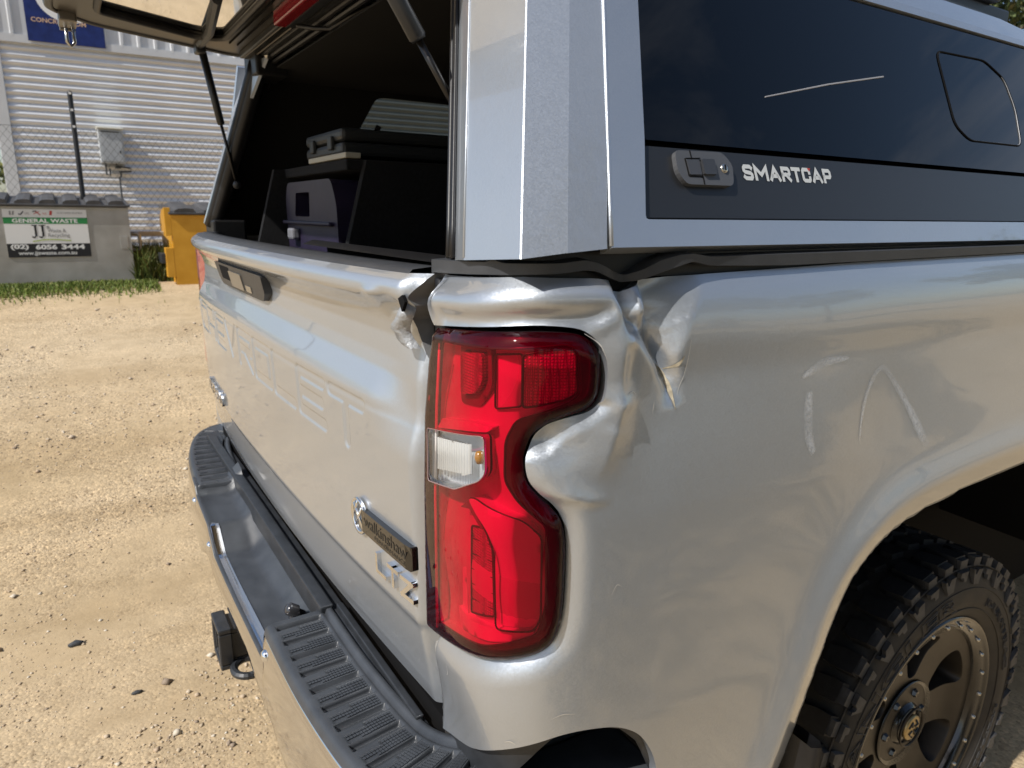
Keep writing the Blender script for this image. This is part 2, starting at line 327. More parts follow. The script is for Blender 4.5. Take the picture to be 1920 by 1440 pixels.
def dents(s, z):
    sh = np.broadcast(s, z).shape; S_ = np.broadcast_to(s, sh).ravel(); Z_ = np.broadcast_to(z, sh).ravel(); P = np.c_[S_, Z_]; o = np.zeros(len(P))
    # crumpled corner: two sharp valleys with a fold between them, dropping from the kinked rail
    o -= crease(P, [(.303, 1.445), (.304, 1.423), (.316, 1.402), (.325, 1.396), (.333, 1.387), (.343, 1.375), (.357, 1.358), (.366, 1.338), (.372, 1.308)], [.016, .020, .018, .016, .014, .012, .009, .005, 0], [.012, .014, .014, .016, .016, .016, .018, .02, .02], [.024, .024, .018, .012, .010, .010, .014, .02, .02], 1.15)
    o -= crease(P, [(.336, 1.445), (.342, 1.417), (.344, 1.400), (.347, 1.385), (.357, 1.360), (.367, 1.338), (.372, 1.31)], [.005, .021, .027, .025, .017, .005, 0], [.007, .012, .015, .014, .010, .012, .02], [.088, .070, .056, .040, .020, .016, .02], 1.25)
    # rail rolled outwards over the lamp
    o += bumpy(P, [(.06, 1.414), (.15, 1.418), (.24, 1.420), (.292, 1.419)], [.008, .009, .011, .010], .016)
    o -= bumpy(P, [(.08, 1.392), (.2, 1.400), (.262, 1.402), (.288, 1.405)], [.005, .006, .009, .004], .008)
    o += crease(P, [(.262, 1.391), (.277, 1.394), (.292, 1.402), (.298, 1.412)], [0, .003, .005, .003], [.010], [.010], 1.3)
    # sharp upright ridge with a shallow dish behind it
    o += crease(P, [(.297, 1.414), (.301, 1.40), (.301, 1.377), (.3015, 1.35), (.302, 1.319), (.298, 1.300)], [0, .005, .006, .005, .006, .0], [.028], [.020], 1.3)
    o -= blob(S_, Z_, .314, 1.352, .009, .026, .0035)
    o += crease(P, [(.301, 1.3795), (.312, 1.3805), (.325, 1.377)], [0, .003, .0], [.007], [.012], 1.3)
    # node below the lamp shoulder with streaks running from it
    o += crease(P, [(.303, 1.320), (.297, 1.298), (.287, 1.264), (.276, 1.243)], [.003, .0065, .004, 0], [.030], [.030], 1.7)
    o += crease(P, [(.300, 1.318), (.312, 1.320), (.324, 1.316)], [.002, .003, 0], [.012], [.014], 2.0)
    o += crease(P, [(.227, 1.239), (.25, 1.2325), (.275, 1.226), (.298, 1.224)], [.0005, .0045, .004, 0], [.012], [.026], 1.7)
    # pressed-in flap in the lamp's notch
    d, sd, pos = segdist(P, [(.290, 1.314), (.270, 1.300), (.247, 1.287), (.232, 1.272), (.200, 1.266)]); o -= np.where(sd < 0, np.clip(d, 0, .020)*.50, 0)*np.clip(1-np.abs(d)/.06, 0, 1)*(S_ < .300)*(Z_ > 1.262)*(Z_ < 1.325)*sm(.296, .280, S_)
    o -= blob(S_, Z_, .41, 1.345, .08, .07, .004)
    # broad buckle sweeping down behind the lamp, hollow in front of and behind it
    o += bumpy(P, [(.300, 1.41), (.302, 1.34), (.292, 1.28), (.278, 1.235)], [.002, .0035, .003, 0], .030)
    o -= blob(S_, Z_, .236, 1.285, .028, .020, .007)+blob(S_, Z_, .345, 1.300, .035, .060, .0020)
    near = np.exp(-((S_-.29)/.10)**2-((Z_-1.33)/.09)**2); o += near*.0006*wob(Z_, S_, 95)
    # gentle panel waves away from the hit
    o += .0006*wob(S_, Z_, 9)*sm(.3, .6, S_)+.0022*np.exp(-((S_-.62)/.07)**2-((Z_-1.25)/.09)**2)-.0026*np.exp(-((S_-.74)/.08)**2-((Z_-1.22)/.10)**2)
    # wheel arch: flared, with a bevelled lip facing the wheel
    d, sd, pos = segdist(P, ARCH)
    o += np.where(d < .048, .014-.013*np.clip(1-d/.048, 0, 1)-.012*np.clip(1-d/.008, 0, 1)**2, .004*np.exp(-((d-.048)/.08)**2)+.010*np.exp(-((d-.048)/.030)**2))
    # the panel rolls in towards the lamp
    d, sd, pos = segdist(P, LAMP); wlow = .12+.88*(1-sm(1.20, 1.27, Z_)); o -= .013*wlow*np.clip(1-d/.030, 0, 1)**2
    d, sd, pos = segdist(P, [(.018, .85), (.024, .985)]); o -= .006*np.clip(1-d/.012, 0, 1)**2
    dz = (np.interp(S_, ZT[:, 0], ZT[:, 1])-1.432)*sm(1.37, 1.432, Z_)
    return o.reshape(sh), dz.reshape(sh)
lamp_gap = LAMP.copy(); c0 = np.array([.16, 1.2])
_t = np.gradient(lamp_gap, axis=0); _n = np.c_[-_t[:, 1], _t[:, 0]]; _n /= np.hypot(*_n.T)[:, None]+1e-9; lamp_gap = lamp_gap+_n*.0028
i_end = len(LAMP)-7
edge = lamp_gap[:i_end+1][::-1]; edge = edge[edge[:, 0] > .03]
outer = np.vstack([[(.030, 1.432)], np.c_[np.linspace(.05, 2.2, 160), np.full(160, 1.432)], [(2.2, .60)], ARCH[::-1], catmull([(.46, .60), (.405, .72), (.392, .80), (.382, .871), (.361, .917), (.336, .943), (.300, .959), (.25, .962), (.192, .938), (.118, .894), (.060, .868), (.029, .853)], 6), [(.020, .86), (.020, .975), (.03, .988)], edge, [(.044, 1.384), (.034, 1.395), (.028, 1.412)]])
V2, F2, loops = patch(outer, [], .008, .008, dense=(np.array([(.0, .95), (.46, .95), (.46, 1.44), (.0, 1.44)]), .0034, .0034))
P3 = bed(V2[:, 0], V2[:, 1])
# folded return flange all along the edge
lp = loops[0]; fl = bed(V2[lp, 0], V2[lp, 1], -.014); kz = V2[lp, 1] > 1.43; fl[kz] = P3[lp][kz]+np.c_[np.zeros(kz.sum()), np.zeros(kz.sum()), -np.full(kz.sum(), .004)]
x_, y_, tx_, ty_ = plan_at(V2[lp, 0]); fl[kz, 0] -= ty_[kz]*.03; fl[kz, 1] += tx_[kz]*.03
VV = np.vstack([P3, P3[lp], fl]); n0 = len(P3); m0 = len(lp)
FF = [tuple(f) for f in F2]+[(n0+i, n0+(i+1) % m0, n0+m0+(i+1) % m0, n0+m0+i) for i in range(m0)]
bed_side = mesh('bed_side', VV, FF, M['paint'], truck, smooth=True); fixn(bed_side); bed_side['label'] = 'dented silver right bed side with torn creases above the tail lamp'
# far bed side (plain, seen only as an edge past the tailgate)
q = np.array([bed(np.linspace(.02, 2.2, 90), np.full(90, z), 0, False) for z in np.linspace(.62, 1.432, 24)]); q[..., 0] *= -1; q[..., 1] += .034
lf = B().grid(q).build('bed_side', M['paint'], truck, smooth=True); lf['label'] = 'undamaged silver bed side on the far side of the truck'
# bed interior and rails under the canopy
B().box(-.50, .50, .10, 2.08, .86, .90).build('bed_floor', M['liner'], truck)
for sgn in (-1, 1): B().box(min(sgn*.86, sgn*.93), max(sgn*.86, sgn*.93), .06, 2.08, 1.16, 1.40).build('bed_wall', M['liner'], truck)
# black panel: shade of the torn gap beside the tailgate put into colour
B().box(.80, .94, .05, .09, .93, 1.425).build('gap_shade_panel', M['black'], truck)
cav = B(); cav.tube([(.775, .030, z) for z in np.linspace(.9, 1.425, 12)], .012, 8); cav.tube([(.792, .022+.004*math.sin(z*9), z) for z in np.linspace(1.30, 1.425, 10)], .007, 8)
cav.box(.742, .80, .03, .05, .88, 1.43); cav.build('weather_strip', M['rubber'], truck, smooth=True)

# --- rubber capping strip popped out of the bed rail
st = np.array([(.006, 1.447), (.148, 1.453), (.16, 1.456), (.176, 1.453), (.239, 1.454), (.266, 1.457), (.279, 1.4545), (.30, 1.446), (.318, 1.441), (.332, 1.446), (.351, 1.456), (.371, 1.4605), (.391, 1.4615), (.415, 1.458), (.527, 1.459), (1.092, 1.462), (2.1, 1.467)])
sb_ = np.array([(.006, 1.432), (.148, 1.4405), (.239, 1.444), (.266, 1.447), (.279, 1.446), (.294, 1.440), (.314, 1.434), (.330, 1.4355), (.352, 1.4435), (.375, 1.450), (.391, 1.4535), (.416, 1.4485), (.53, 1.446), (1.096, 1.4515), (2.1, 1.4565)])
ss = np.r_[np.linspace(.004, .46, 150), np.linspace(.47, 2.1, 60)]
zt_ = np.interp(ss, st[:, 0], st[:, 1]); zb_ = np.interp(ss, sb_[:, 0], sb_[:, 1])
kk = np.exp(-np.linspace(-2, 2, 5)**2); kk /= kk.sum(); zt_ = np.convolve(np.pad(zt_, 2, mode='edge'), kk, 'valid'); zb_ = np.convolve(np.pad(zb_, 2, mode='edge'), kk, 'valid')
o_ = .004+.010*np.exp(-((ss-.31)/.03)**2)*0-.012*np.exp(-((ss-.315)/.018)**2)+.004*np.exp(-((ss-.375)/.03)**2)
def ribbon(prof): return np.array([[bed(s, 1.432, 0, False)+np.array([0, 0, 0]) for s in ss]])
rows = []
for u, dn in ((0, -.030), (0, -.0015), (.04, .0), (.96, .0), (1.0, -.0012), (1.0, -.03)):
    x, y, tx, ty = plan_at(ss); b = -.018+o_+dn; rows.append(np.c_[x+ty*b, y-tx*b, zb_+(zt_-zb_)*u+(0.002 if u == 1.0 and dn < -.02 else 0)])
B().grid(np.array(rows)).build('rail_strip', M['trim'], truck, auto=38)['label'] = 'black rubber rail strip buckled up out of its seat above the dent'
# dark foam seal under the canopy
rows = []
for zz, dn in ((1.4385, -.034), (1.45, -.034), (1.478, -.036)):
    x, y, tx, ty = plan_at(ss); rows.append(np.c_[x+ty*dn, y-tx*dn, np.full(len(ss), zz)])
B().grid(np.array(rows)).build('foam_seal', M['rubber'], truck, smooth=True)

# --- tail lamp
def lamp_pt(s, z, d): return bed(s, z, -d+.004, False)
def lamp_mesh(name, poly, depth, m, parent, h=.006, holes=(), dome=0.0, smooth=True, wall=None, fn=None):
    """sheet following the lamp's curved face at a depth below the outer skin; wall = depth of side walls"""
    V, F, L = patch(np.asarray(poly), [np.asarray(q) for q in holes], h, h)
    allb = [np.vstack([q, q[:1]]) for q in [poly]+list(holes)]
    d = segdist(V, allb[0])[0]
    dep = depth+dome*np.clip(1-d/.014, 0, 1)**2
    if fn is not None: dep = dep+fn(V[:, 0], V[:, 1])
    P = bed(V[:, 0], V[:, 1], 0, False); x, y, tx, ty = plan_at(V[:, 0]); P[:, 0] += ty*(.004-dep); P[:, 1] -= tx*(.004-dep)
    VV = [tuple(p) for p in P]; FF = [tuple(f) for f in F]
    if wall is not None:
        for l in L:
            k0 = len(VV); W = bed(V[l, 0], V[l, 1], 0, False); tx, ty = plan_at(V[l, 0])[2:]; W[:, 0] += ty*(.004-wall); W[:, 1] -= tx*(.004-wall)
            VV += [tuple(P[i]) for i in l]+[tuple(p) for p in W]; n = len(l); FF += [(k0+i, k0+(i+1) % n, k0+n+(i+1) % n, k0+n+i) for i in range(n)]
    return fixn(mesh(name, VV, FF, m, parent, smooth))
REV = roundpoly([(.034, 1.2605), (.122, 1.279), (.166, 1.288), (.168, 1.250), (.160, 1.240), (.115, 1.216), (.034, 1.197)], [.006, .004, .006, .01, .01, .006, .006])
INNER = roundpoly([(.060, 1.364), (.157, 1.372), (.247, 1.380), (.260, 1.374), (.265, 1.332), (.252, 1.323), (.196, 1.306), (.184, 1.284), (.184, 1.243), (.199, 1.224), (.231, 1.200), (.232, 1.113), (.224, 1.081), (.164, 1.053), (.149, 1.047), (.036, 1.012), (.036, 1.187), (.050, 1.312)], .008)
def hexmat(name, c, sc, rough=.25):
    m = mat(name, c, rough, .35, coat=.6); b = m.node_tree.nodes['Principled BSDF']; L = m.node_tree.links.new
    co = N(m, 'ShaderNodeTexCoord'); v = N(m, 'ShaderNodeTexVoronoi', feature='DISTANCE_TO_EDGE'); v.inputs['Scale'].default_value = sc; v.inputs['Randomness'].default_value = .12
    mp = N(m, 'ShaderNodeMapping'); mp.inputs['Scale'].default_value = (1, 1, 1); L(co.outputs['Object'], mp.inputs[0]); L(mp.outputs[0], v.inputs['Vector'])
    bp = N(m, 'ShaderNodeBump'); bp.inputs['Strength'].default_value = .9; bp.inputs['Distance'].default_value = .002; L(v.outputs[0], bp.inputs['Height']); L(bp.outputs[0], b.inputs['Normal'])
    r = N(m, 'ShaderNodeValToRGB'); r.color_ramp.elements[0].color = (c[0]*.35, c[1]*.35, c[2]*.35, 1); r.color_ramp.elements[1].color = tuple(c)+(1,); r.color_ramp.elements[1].position = .22; L(v.outputs[0], r.inputs[0]); L(r.outputs[0], b.inputs['Base Color']); return m
M['lamp_dark'] = mat('lamp bezel', (.035, .022, .025), .25, coat=.5)
M['lamp_mid'] = mat('lamp housing', (.74, .66, .66), .3, .0, coat=.5, bump=(60, .06, .002))
M['lamp_lit'] = mat('lamp reflector', (.95, .92, .92), .3, .0, coat=.3)
M['lamp_hex'] = hexmat('reflex reflector', (.85, .75, .75), 330)
M['lamp_deep'] = mat('lamp cavity', (.24, .18, .18), .35, .1)
lamp = lamp_mesh('tail_lamp', LAMP, .0, M['red_lens'], truck, .006, [REV], dome=.009)
lamp['label'] = 'red tail lamp with clear reversing lens'
lamp_mesh('housing', LAMP, .034, M['lamp_dark'], lamp, .012, wall=.009)
lamp_mesh('bezel', LAMP*1.0, .012, M['lamp_dark'], lamp, .008, [INNER], smooth=True, dome=.006)
lamp_mesh('floor', INNER, .021, M['lamp_mid'], lamp, .012, [REV], wall=.0125, fn=lambda s, z: .004*np.sin((z-1.0)*40))
HEX = roundpoly([(.202, 1.370), (.247, 1.377), (.257, 1.373), (.261, 1.332), (.248, 1.326), (.202, 1.318)], .005)
lamp_mesh('reflex_panel', HEX, .013, M['lamp_hex'], lamp, .008, wall=.03)
lamp_mesh('side_panel', roundpoly([(.165, 1.366), (.200, 1.3695), (.200, 1.318), (.165, 1.312)], .004), .020, M['lamp_lit'], lamp, .008, wall=.03, fn=lambda s, z: .006*(s-.165)/.035)
lamp_mesh('brake_lens', roundpoly([(.106, 1.360), (.150, 1.366), (.151, 1.338), (.137, 1.323), (.106, 1.316)], .006), .012, M['lamp_hex'], lamp, .006, wall=.03)
lamp_mesh('lens_frame', roundpoly([(.094, 1.369), (.158, 1.375), (.160, 1.333), (.140, 1.309), (.094, 1.303)], .008), .018, M['lamp_deep'], lamp, .006, [roundpoly([(.104, 1.362), (.152, 1.368), (.153, 1.337), (.138, 1.321), (.104, 1.314)], .006)], wall=.03)
lamp_mesh('ledge', roundpoly([(.048, 1.264), (.066, 1.280), (.140, 1.295), (.172, 1.296), (.164, 1.290), (.120, 1.281)], .003), .008, M['lamp_lit'], lamp, .005, wall=.03)
lamp_mesh('lower_panel', roundpoly([(.128, 1.209), (.143, 1.214), (.206, 1.205), (.226, 1.190), (.227, 1.100), (.220, 1.085), (.176, 1.078), (.173, 1.163), (.160, 1.186)], .007), .009, M['lamp_lit'], lamp, .006, wall=.03, fn=lambda s, z: .010*sm(1.20, 1.12, z))
lamp_mesh('lower_reflex', roundpoly([(.121, 1.174), (.156, 1.183), (.164, 1.160), (.168, 1.086), (.120, 1.070)], .004), .018, M['lamp_hex'], lamp, .008, wall=.03)
lamp_mesh('lower_lip', roundpoly([(.092, 1.066), (.120, 1.063), (.176, 1.076), (.222, 1.082), (.215, 1.074), (.164, 1.057), (.100, 1.040)], .004), .014, M['lamp_lit'], lamp, .006, wall=.03)
lamp_mesh('side_sliver', roundpoly([(.098, 1.115), (.108, 1.12), (.112, 1.063), (.098, 1.06)], .003), .017, M['lamp_lit'], lamp, .006, wall=.03)
lamp_mesh('upper_fin', roundpoly([(.104, 1.190), (.126, 1.206), (.156, 1.188), (.150, 1.182), (.126, 1.196)], .002), .012, M['lamp_deep'], lamp, .006, wall=.03)
def outline(poly, d, r, m, name='lens_line'):
    B().tube([lamp_pt(u, v, d) for u, v in resample(np.asarray(poly), .004)], r, 6, closed=True).build(name, m, lamp, smooth=True)
M['lamp_line'] = mat('lamp moulding line', (.05, .03, .03), .3)
for pl_, dd in ((HEX, .0125), (roundpoly([(.165, 1.366), (.200, 1.3695), (.200, 1.318), (.165, 1.312)], .004), .018), (roundpoly([(.128, 1.209), (.143, 1.214), (.206, 1.205), (.226, 1.190), (.227, 1.100), (.220, 1.085), (.176, 1.078), (.173, 1.163), (.160, 1.186)], .007), .010), (roundpoly([(.121, 1.174), (.156, 1.183), (.164, 1.160), (.168, 1.086), (.120, 1.070)], .004), .0175), (INNER, .0115)): outline(pl_, dd, .0011, M['lamp_line'])
for k in range(5): B().tube([lamp_pt(.121+.0003*k, 1.088+.018*k, .0172), lamp_pt(.166, 1.094+.018*k, .0172)], .0006, 5).build('lens_line', M['lamp_line'], lamp)
B().tube([lamp_pt(s, z, .006) for s, z in ((.043, 1.01), (.043, 1.18), (.052, 1.29), (.063, 1.355))], .0016, 6).build('light_guide', M['lamp_lit'], lamp, smooth=True)
B().tube([lamp_pt(s, z, .0115) for s, z in ((.028, 1.01), (.028, 1.18), (.037, 1.29), (.050, 1.36))], .0022, 6).build('light_guide', M['lamp_line'], lamp, smooth=True)
outline(REV, .0005, .0007, mat('lens rim', (.30, .2, .2), .2, .1), 'lens_rim')
lamp_mesh('clear_lens', REV, -.0015, M['clear_lens'], lamp, .006, dome=.003, wall=.006)
M['rev_refl'] = mat('reversing reflector', (.78, .82, .86), .25, .3, bump=(140, .12, .002))
lamp_mesh('reflector_bowl', REV, .024, M['rev_refl'], lamp, .008, wall=.003, fn=lambda s, z: -.012*((s-.1)/.06)**2)
rib_m = mat('clear ribs', (.80, .84, .88), .12, .25)
for k in range(15):
    s0 = .046+.0062*k; zc = 1.2605+(s0-.034)*.2; zb = 1.204+max(0, (s0-.034))*.26 if s0 < .115 else 1.222+(s0-.115)*.45
    rb = B(); V = []
    for z in np.linspace(zb+.008, zc-.010, 6):
        for ds, d in ((-.0021, .010), (-.0008, .0065), (.0008, .0065), (.0021, .010)): V.append(lamp_pt(s0+ds, z, d))
    rb.grid(np.array(V).reshape(6, 4, 3)).build('lens_rib', rib_m, lamp, smooth=True)
bc = Vector(lamp_pt(.147, 1.259, .012)); B().lathe([(0, .007), (.004, .006), (.0055, .0), (.004, -.006), (0, -.007)], Matrix.Translation(bc), 16).build('bulb', mat('amber bulb', (.38, .17, .03), .15, coat=1), lamp, smooth=True)
# far tail lamp: red sliver past the tailgate
def mir(p): p = np.array(p, float); p[..., 0] *= -1; p[..., 1] += .034; return p
V, F, L = patch(LAMP, [], .02, .02); P = mir(bed(V[:, 0], V[:, 1], .006, False)); fl_ = fixn(mesh('tail_lamp', P, F, mat('red lamp plastic', (.35, .01, .02), .12, coat=1), truck, True)); fl_['label'] = 'far tail lamp showing as a thin red edge'

# --- tailgate
def strokes_C(): return None
LET = {'C': [[(1, 1), (0, 1), (0, 0), (1, 0)]], 'H': [[(0, 0), (0, 1)], [(1, 0), (1, 1)], [(0, .5), (1, .5)]], 'E': [[(1, 1), (0, 1), (0, 0), (1, 0)], [(0, .5), (.92, .5)]], 'V': [[(0, 1), (.5, 0), (1, 1)]],
       'R': [[(0, 0), (0, 1), (1, 1), (1, .5), (0, .5)], [(.45, .5), (1, 0)]], 'O': [[(0, 0), (0, 1), (1, 1), (1, 0), (0, 0)]], 'L': [[(0, 1), (0, 0), (1, 0)]], 'T': [[(0, 1), (1, 1)], [(.5, 1), (.5, 0)]]}
TG_Z = np.array([.855, .88, .95, .972, .985, 1.0, 1.10, 1.22, 1.243, 1.256, 1.285, 1.305, 1.34, 1.365, 1.385, 1.395, 1.404, 1.415, 1.424, 1.430])
TG_Y = np.array([.022, .016, .006, .003, -.003, -.003, -.005, -.009, -.010, -.006, .009, .013, .014, .009, -.001, -.010, -.016, -.016, -.010, .002])
_tz = np.linspace(.855, 1.43, 700); _ty = np.interp(_tz, TG_Z, TG_Y); _k = np.exp(-np.linspace(-2, 2, 13)**2); _ty = np.convolve(np.pad(_ty, 6, mode='edge'), _k/_k.sum(), 'valid')
def gate_y(x, z):
    f = np.clip(np.abs(x)/.77, 0, 1); zz = z-(.008+.016*(1-f**2))*sm(1.245, 1.262, z)*(1-sm(1.33, 1.37, z)); y = np.interp(zz, _tz, _ty)-.024*(1-f**2.2)
    y = y-.014*sm(1.37, 1.405, z)*(1-f**4)                                # spoiler lip is deeper in the middle
    sh = sm(.640, .760, x)*sm(1.20, 1.27, z)*(1-sm(1.29, 1.36, z)); y = y*(1-sh)+sh*(.003)   # the shoulder dies out before the edge
    # dents where the corner was hit
    y = y+.010*np.exp(-((x-.715)/.030)**2-((z-1.392)/.010)**2)-.005*np.exp(-((x-.69)/.02)**2-((z-1.402)/.008)**2)
    y = y+.0016*np.sin(x*90)*np.exp(-((x-.70)/.05)**2-((z-1.395)/.012)**2)
    y = y+.0006*np.sin(x*7+1)*np.sin(z*19)
    y = y+.020*sm(.745, .772, np.abs(x))**2
    return y
def gate_edge(z): return .770-.022*(1-sm(1.375, 1.395, z))*sm(1.30, 1.365, z)-.010*sm(1.37, 1.40, z)*(1-sm(1.40, 1.425, z))-.004*sm(1.0, .88, z)
zr = np.unique(np.r_[np.linspace(.855, 1.13, 50), np.linspace(1.13, 1.255, 64), np.linspace(1.26, 1.43, 62)]); xu = np.linspace(-1, 1, 680)
Xg, Zg = np.meshgrid(xu, zr); Xg = np.where(Xg > 0, Xg*gate_edge(Zg), Xg*.77); Yg = gate_y(Xg, Zg)
txt = 'CHEVROLET'; pitch = .150; lw_, lh = .118, .066; dmin = np.full(Xg.size, 9.0); PP = np.c_[Xg.ravel(), Zg.ravel()]
mk = (Zg.ravel() > 1.14) & (Zg.ravel() < 1.255); sub_ = PP[mk]; dm = np.full(len(sub_), 9.0)
for i, ch in enumerate(txt):
    cx = -.70+pitch*i; cz = 1.176
    for sk in LET[ch]:
        d, _, _ = segdist(sub_, [(cx+u*lw_, cz+v*lh) for u, v in sk]); dm = np.minimum(dm, d)
dep = np.zeros(Xg.size); dep[mk] = .0024*(1-sm(.0080, .0115, dm)); Yg = Yg+dep.reshape(Xg.shape)
tg = B().grid(np.stack([Xg, Yg, Zg], -1)); tailgate = tg.build('tailgate', M['paint'], truck, smooth=True); fixn(tailgate); tailgate['label'] = 'silver tailgate with pressed CHEVROLET lettering and torn corner'
# edge returns
ed = [];
for z in zr: x = float(gate_edge(z)); y = float(gate_y(np.array(x), z)); ed.append([(x, y, z), (x-.002, y+.02, z), (x-.006, y+.045, z)])
B().grid(np.array(ed)).build('edge_flange', M['paint_in'], tailgate, smooth=True)
xs = np.linspace(-.77, .75, 80); tp = []
for x in xs: y = float(gate_y(np.array(x), 1.43)); tp.append([(x, y-.001, 1.4295), (x, y+.004, 1.434), (x, y+.03, 1.4365), (x, y+.052, 1.435), (x, y+.054, 1.41)])
top_trim = B().grid(np.array(tp)).build('top_trim', M['trim'], tailgate, smooth=True)
tp = [[(x, .055, 1.437), (x, .075, 1.445), (x, .10, 1.441), (x, .105, 1.40)] for x in np.linspace(.13, .755, 40)]
B().grid(np.array(tp)).build('inner_seal', M['rubber'], tailgate, smooth=True)
B().box(-.76, .745, .058, .062, .88, 1.42).build('inner_skin', M['liner'], tailgate)
# torn metal at the corner
tear = B(); rr_ = random.Random(3)
pth = [(.752+.006*math.sin(i*.7)-.008*math.sin(i*.3), -.006-.008*math.sin(i*.35), 1.398-.0055*i) for i in range(11)]
rowsT = []
for i, p in enumerate(pth):
    w = .012*math.sin(math.pi*(i+.6)/11.5)+.002; j = rr_.uniform(-.002, .002)
    rowsT.append([(p[0]-w+j, p[1]+.004, p[2]), (p[0]-w*.3, p[1]-.006+j, p[2]), (p[0]+w*.6+j, p[1]-.002, p[2]+.001), (p[0]+w*.9, p[1]+.010, p[2])])
tear.grid(np.array(rowsT)).build('torn_edge', M['chrome'] if False else mat('bare torn metal', (.36, .37, .38), .5, .4, bump=(160, .6, .003)), tailgate, smooth=True)
hole = B().prism([(.752, 1.402), (.764, 1.407), (.771, 1.400), (.762, 1.388)], lambda u, v, d: (u, -.018+d, v), 0, .004); hole.build('tear_hole', M['black'], tailgate)
# handle and camera bezel under the lip
hx0, hx1 = -.33, .145
def hp(u, v, d):
    x = hx0+u*(hx1-hx0); z = 1.328+v*.052; return (x, float(gate_y(np.array(x), 1.35))-.005-d-.012*v, z)
hpoly = roundpoly([(.0, 1.0), (1.0, 1.0), (.985, .35), (.93, .0), (.07, .0), (.015, .35)], .05)
def strip(poly, d0, d1, name, m, parent, fn=hp):
    V, F, L = patch(poly, [], .06, .25); P = [fn(u, v, d1) for u, v in V]; l = L[0]; k = len(P); P += [fn(*V[i], d1) for i in l]+[fn(*V[i], d0) for i in l]; n = len(l)
    return fixn(mesh(name, P, [tuple(f) for f in F]+[(k+i, k+(i+1) % n, k+n+(i+1) % n, k+n+i) for i in range(n)], m, parent))
hd = strip(hpoly, -.02, .006, 'handle_bezel', M['black_pl'], tailgate)
strip(roundpoly([(.12, .90), (.36, .90), (.36, .30), (.12, .30)], .03), -.0, .0066, 'handle_recess', M['black'], tailgate)
strip(roundpoly([(.36, .78), (.62, .78), (.62, .12), (.36, .12)], .03), -.0, .0085, 'handle_lever', mat('grey handle insert', (.20, .18, .15), .3, .3), tailgate)
strip(roundpoly([(.66, .40), (.76, .40), (.76, .14), (.66, .14)], .02), -.0, .0075, 'camera_window', mat('camera window', (.3, .27, .22), .25, .5), tailgate)
# badges
def gp(x0, z0, slope=0.0, lift=.002):
    return lambda u, v, w: (x0+u, float(gate_y(np.array(x0+u), z0+v))-lift-w, z0+v)
bf = gp(.585, 1.052, lift=.0)
bd = B(); V, F, L = patch(roundpoly([(.028, .006), (.172, .006), (.172, .040), (.028, .040)], .003), [], .012, .012)
bdg = bd.add([bf(u, v, .008) for u, v in V], F); l = L[0]; n = len(l); bd.add([bf(*V[i], .008) for i in l]+[bf(*V[i], -.002) for i in l], [(i, (i+1) % n, n+(i+1) % n, n+i) for i in range(n)])
badge = fixn(bd.build('maker_badge', mat('smoked chrome badge', (.05, .047, .042), .16, .8, coat=.6), tailgate))
rim_ = B(); rim_.tube([bf(.014+.022*math.cos(a), .024+.025*math.sin(a), .005) for a in np.linspace(0, 2*math.pi, 28)[:-1]], .0032, 6, closed=True)
for a, b in (((0.0, .040), (.028, .010)), ((.004, .008), (.026, .040)), ((.0, .024), (.014, .048))): rim_.tube([bf(*a, .006), bf(*b, .006)], .0025, 6)
rim_.build('badge_emblem', M['chrome'], tailgate, smooth=True)
text_obj('badge_lettering', 'walkinshaw', .02, lambda u, v, w: bf(.036+u, .019+v, .0085), mat('badge letters', (.012, .012, .012), .4), tailgate, width=.128, height=.017)
text_obj('badge_lettering', 'PERFORMANCE', .01, lambda u, v, w: bf(.070+u, .010+v, .0085), mat('badge letters2', (.012, .012, .012), .4), tailgate, width=.090, height=.0055)
def block_letters(chars, x0, z0, w, h, gap, th, lift, m, name, lets):
    for i, ch in enumerate(chars):
        b = B(); f = gp(x0+i*(w+gap), z0, lift=0)
        for a, c in lets[ch]:
            a = np.array(a)*[w, h]; c = np.array(c)*[w, h]; t = (c-a)/np.hypot(*(c-a)); nn = np.array([-t[1], t[0]])*th/2; a = a-t*th*.5; c = c+t*th*.5
            b.prism([tuple(a-nn), tuple(c-nn), tuple(c+nn), tuple(a+nn)], lambda u, v, d: f(u, v, d), -.001, lift)
        fixn(b.build(name, m, tailgate))
block_letters('LTZ', .652, 1.014, .026, .024, .011, .0060, .0065, M['chrome'], 'grade_letter', {'L': [((0, 1), (0, 0)), ((0, 0), (1, 0))], 'T': [((0, 1), (1, 1)), ((.5, 1), (.5, 0))], 'Z': [((0, 1), (1, 1)), ((1, 1), (0, 0)), ((0, 0), (1, 0))]})
text_obj('model_badge', 'SILVERADO', .04, (lambda f: lambda u, v, w: f(u, v, w+.004))(gp(-.66, .992, lift=0)), M['chrome'], tailgate, width=.26, height=.034, extrude=.003, offset=.0012)
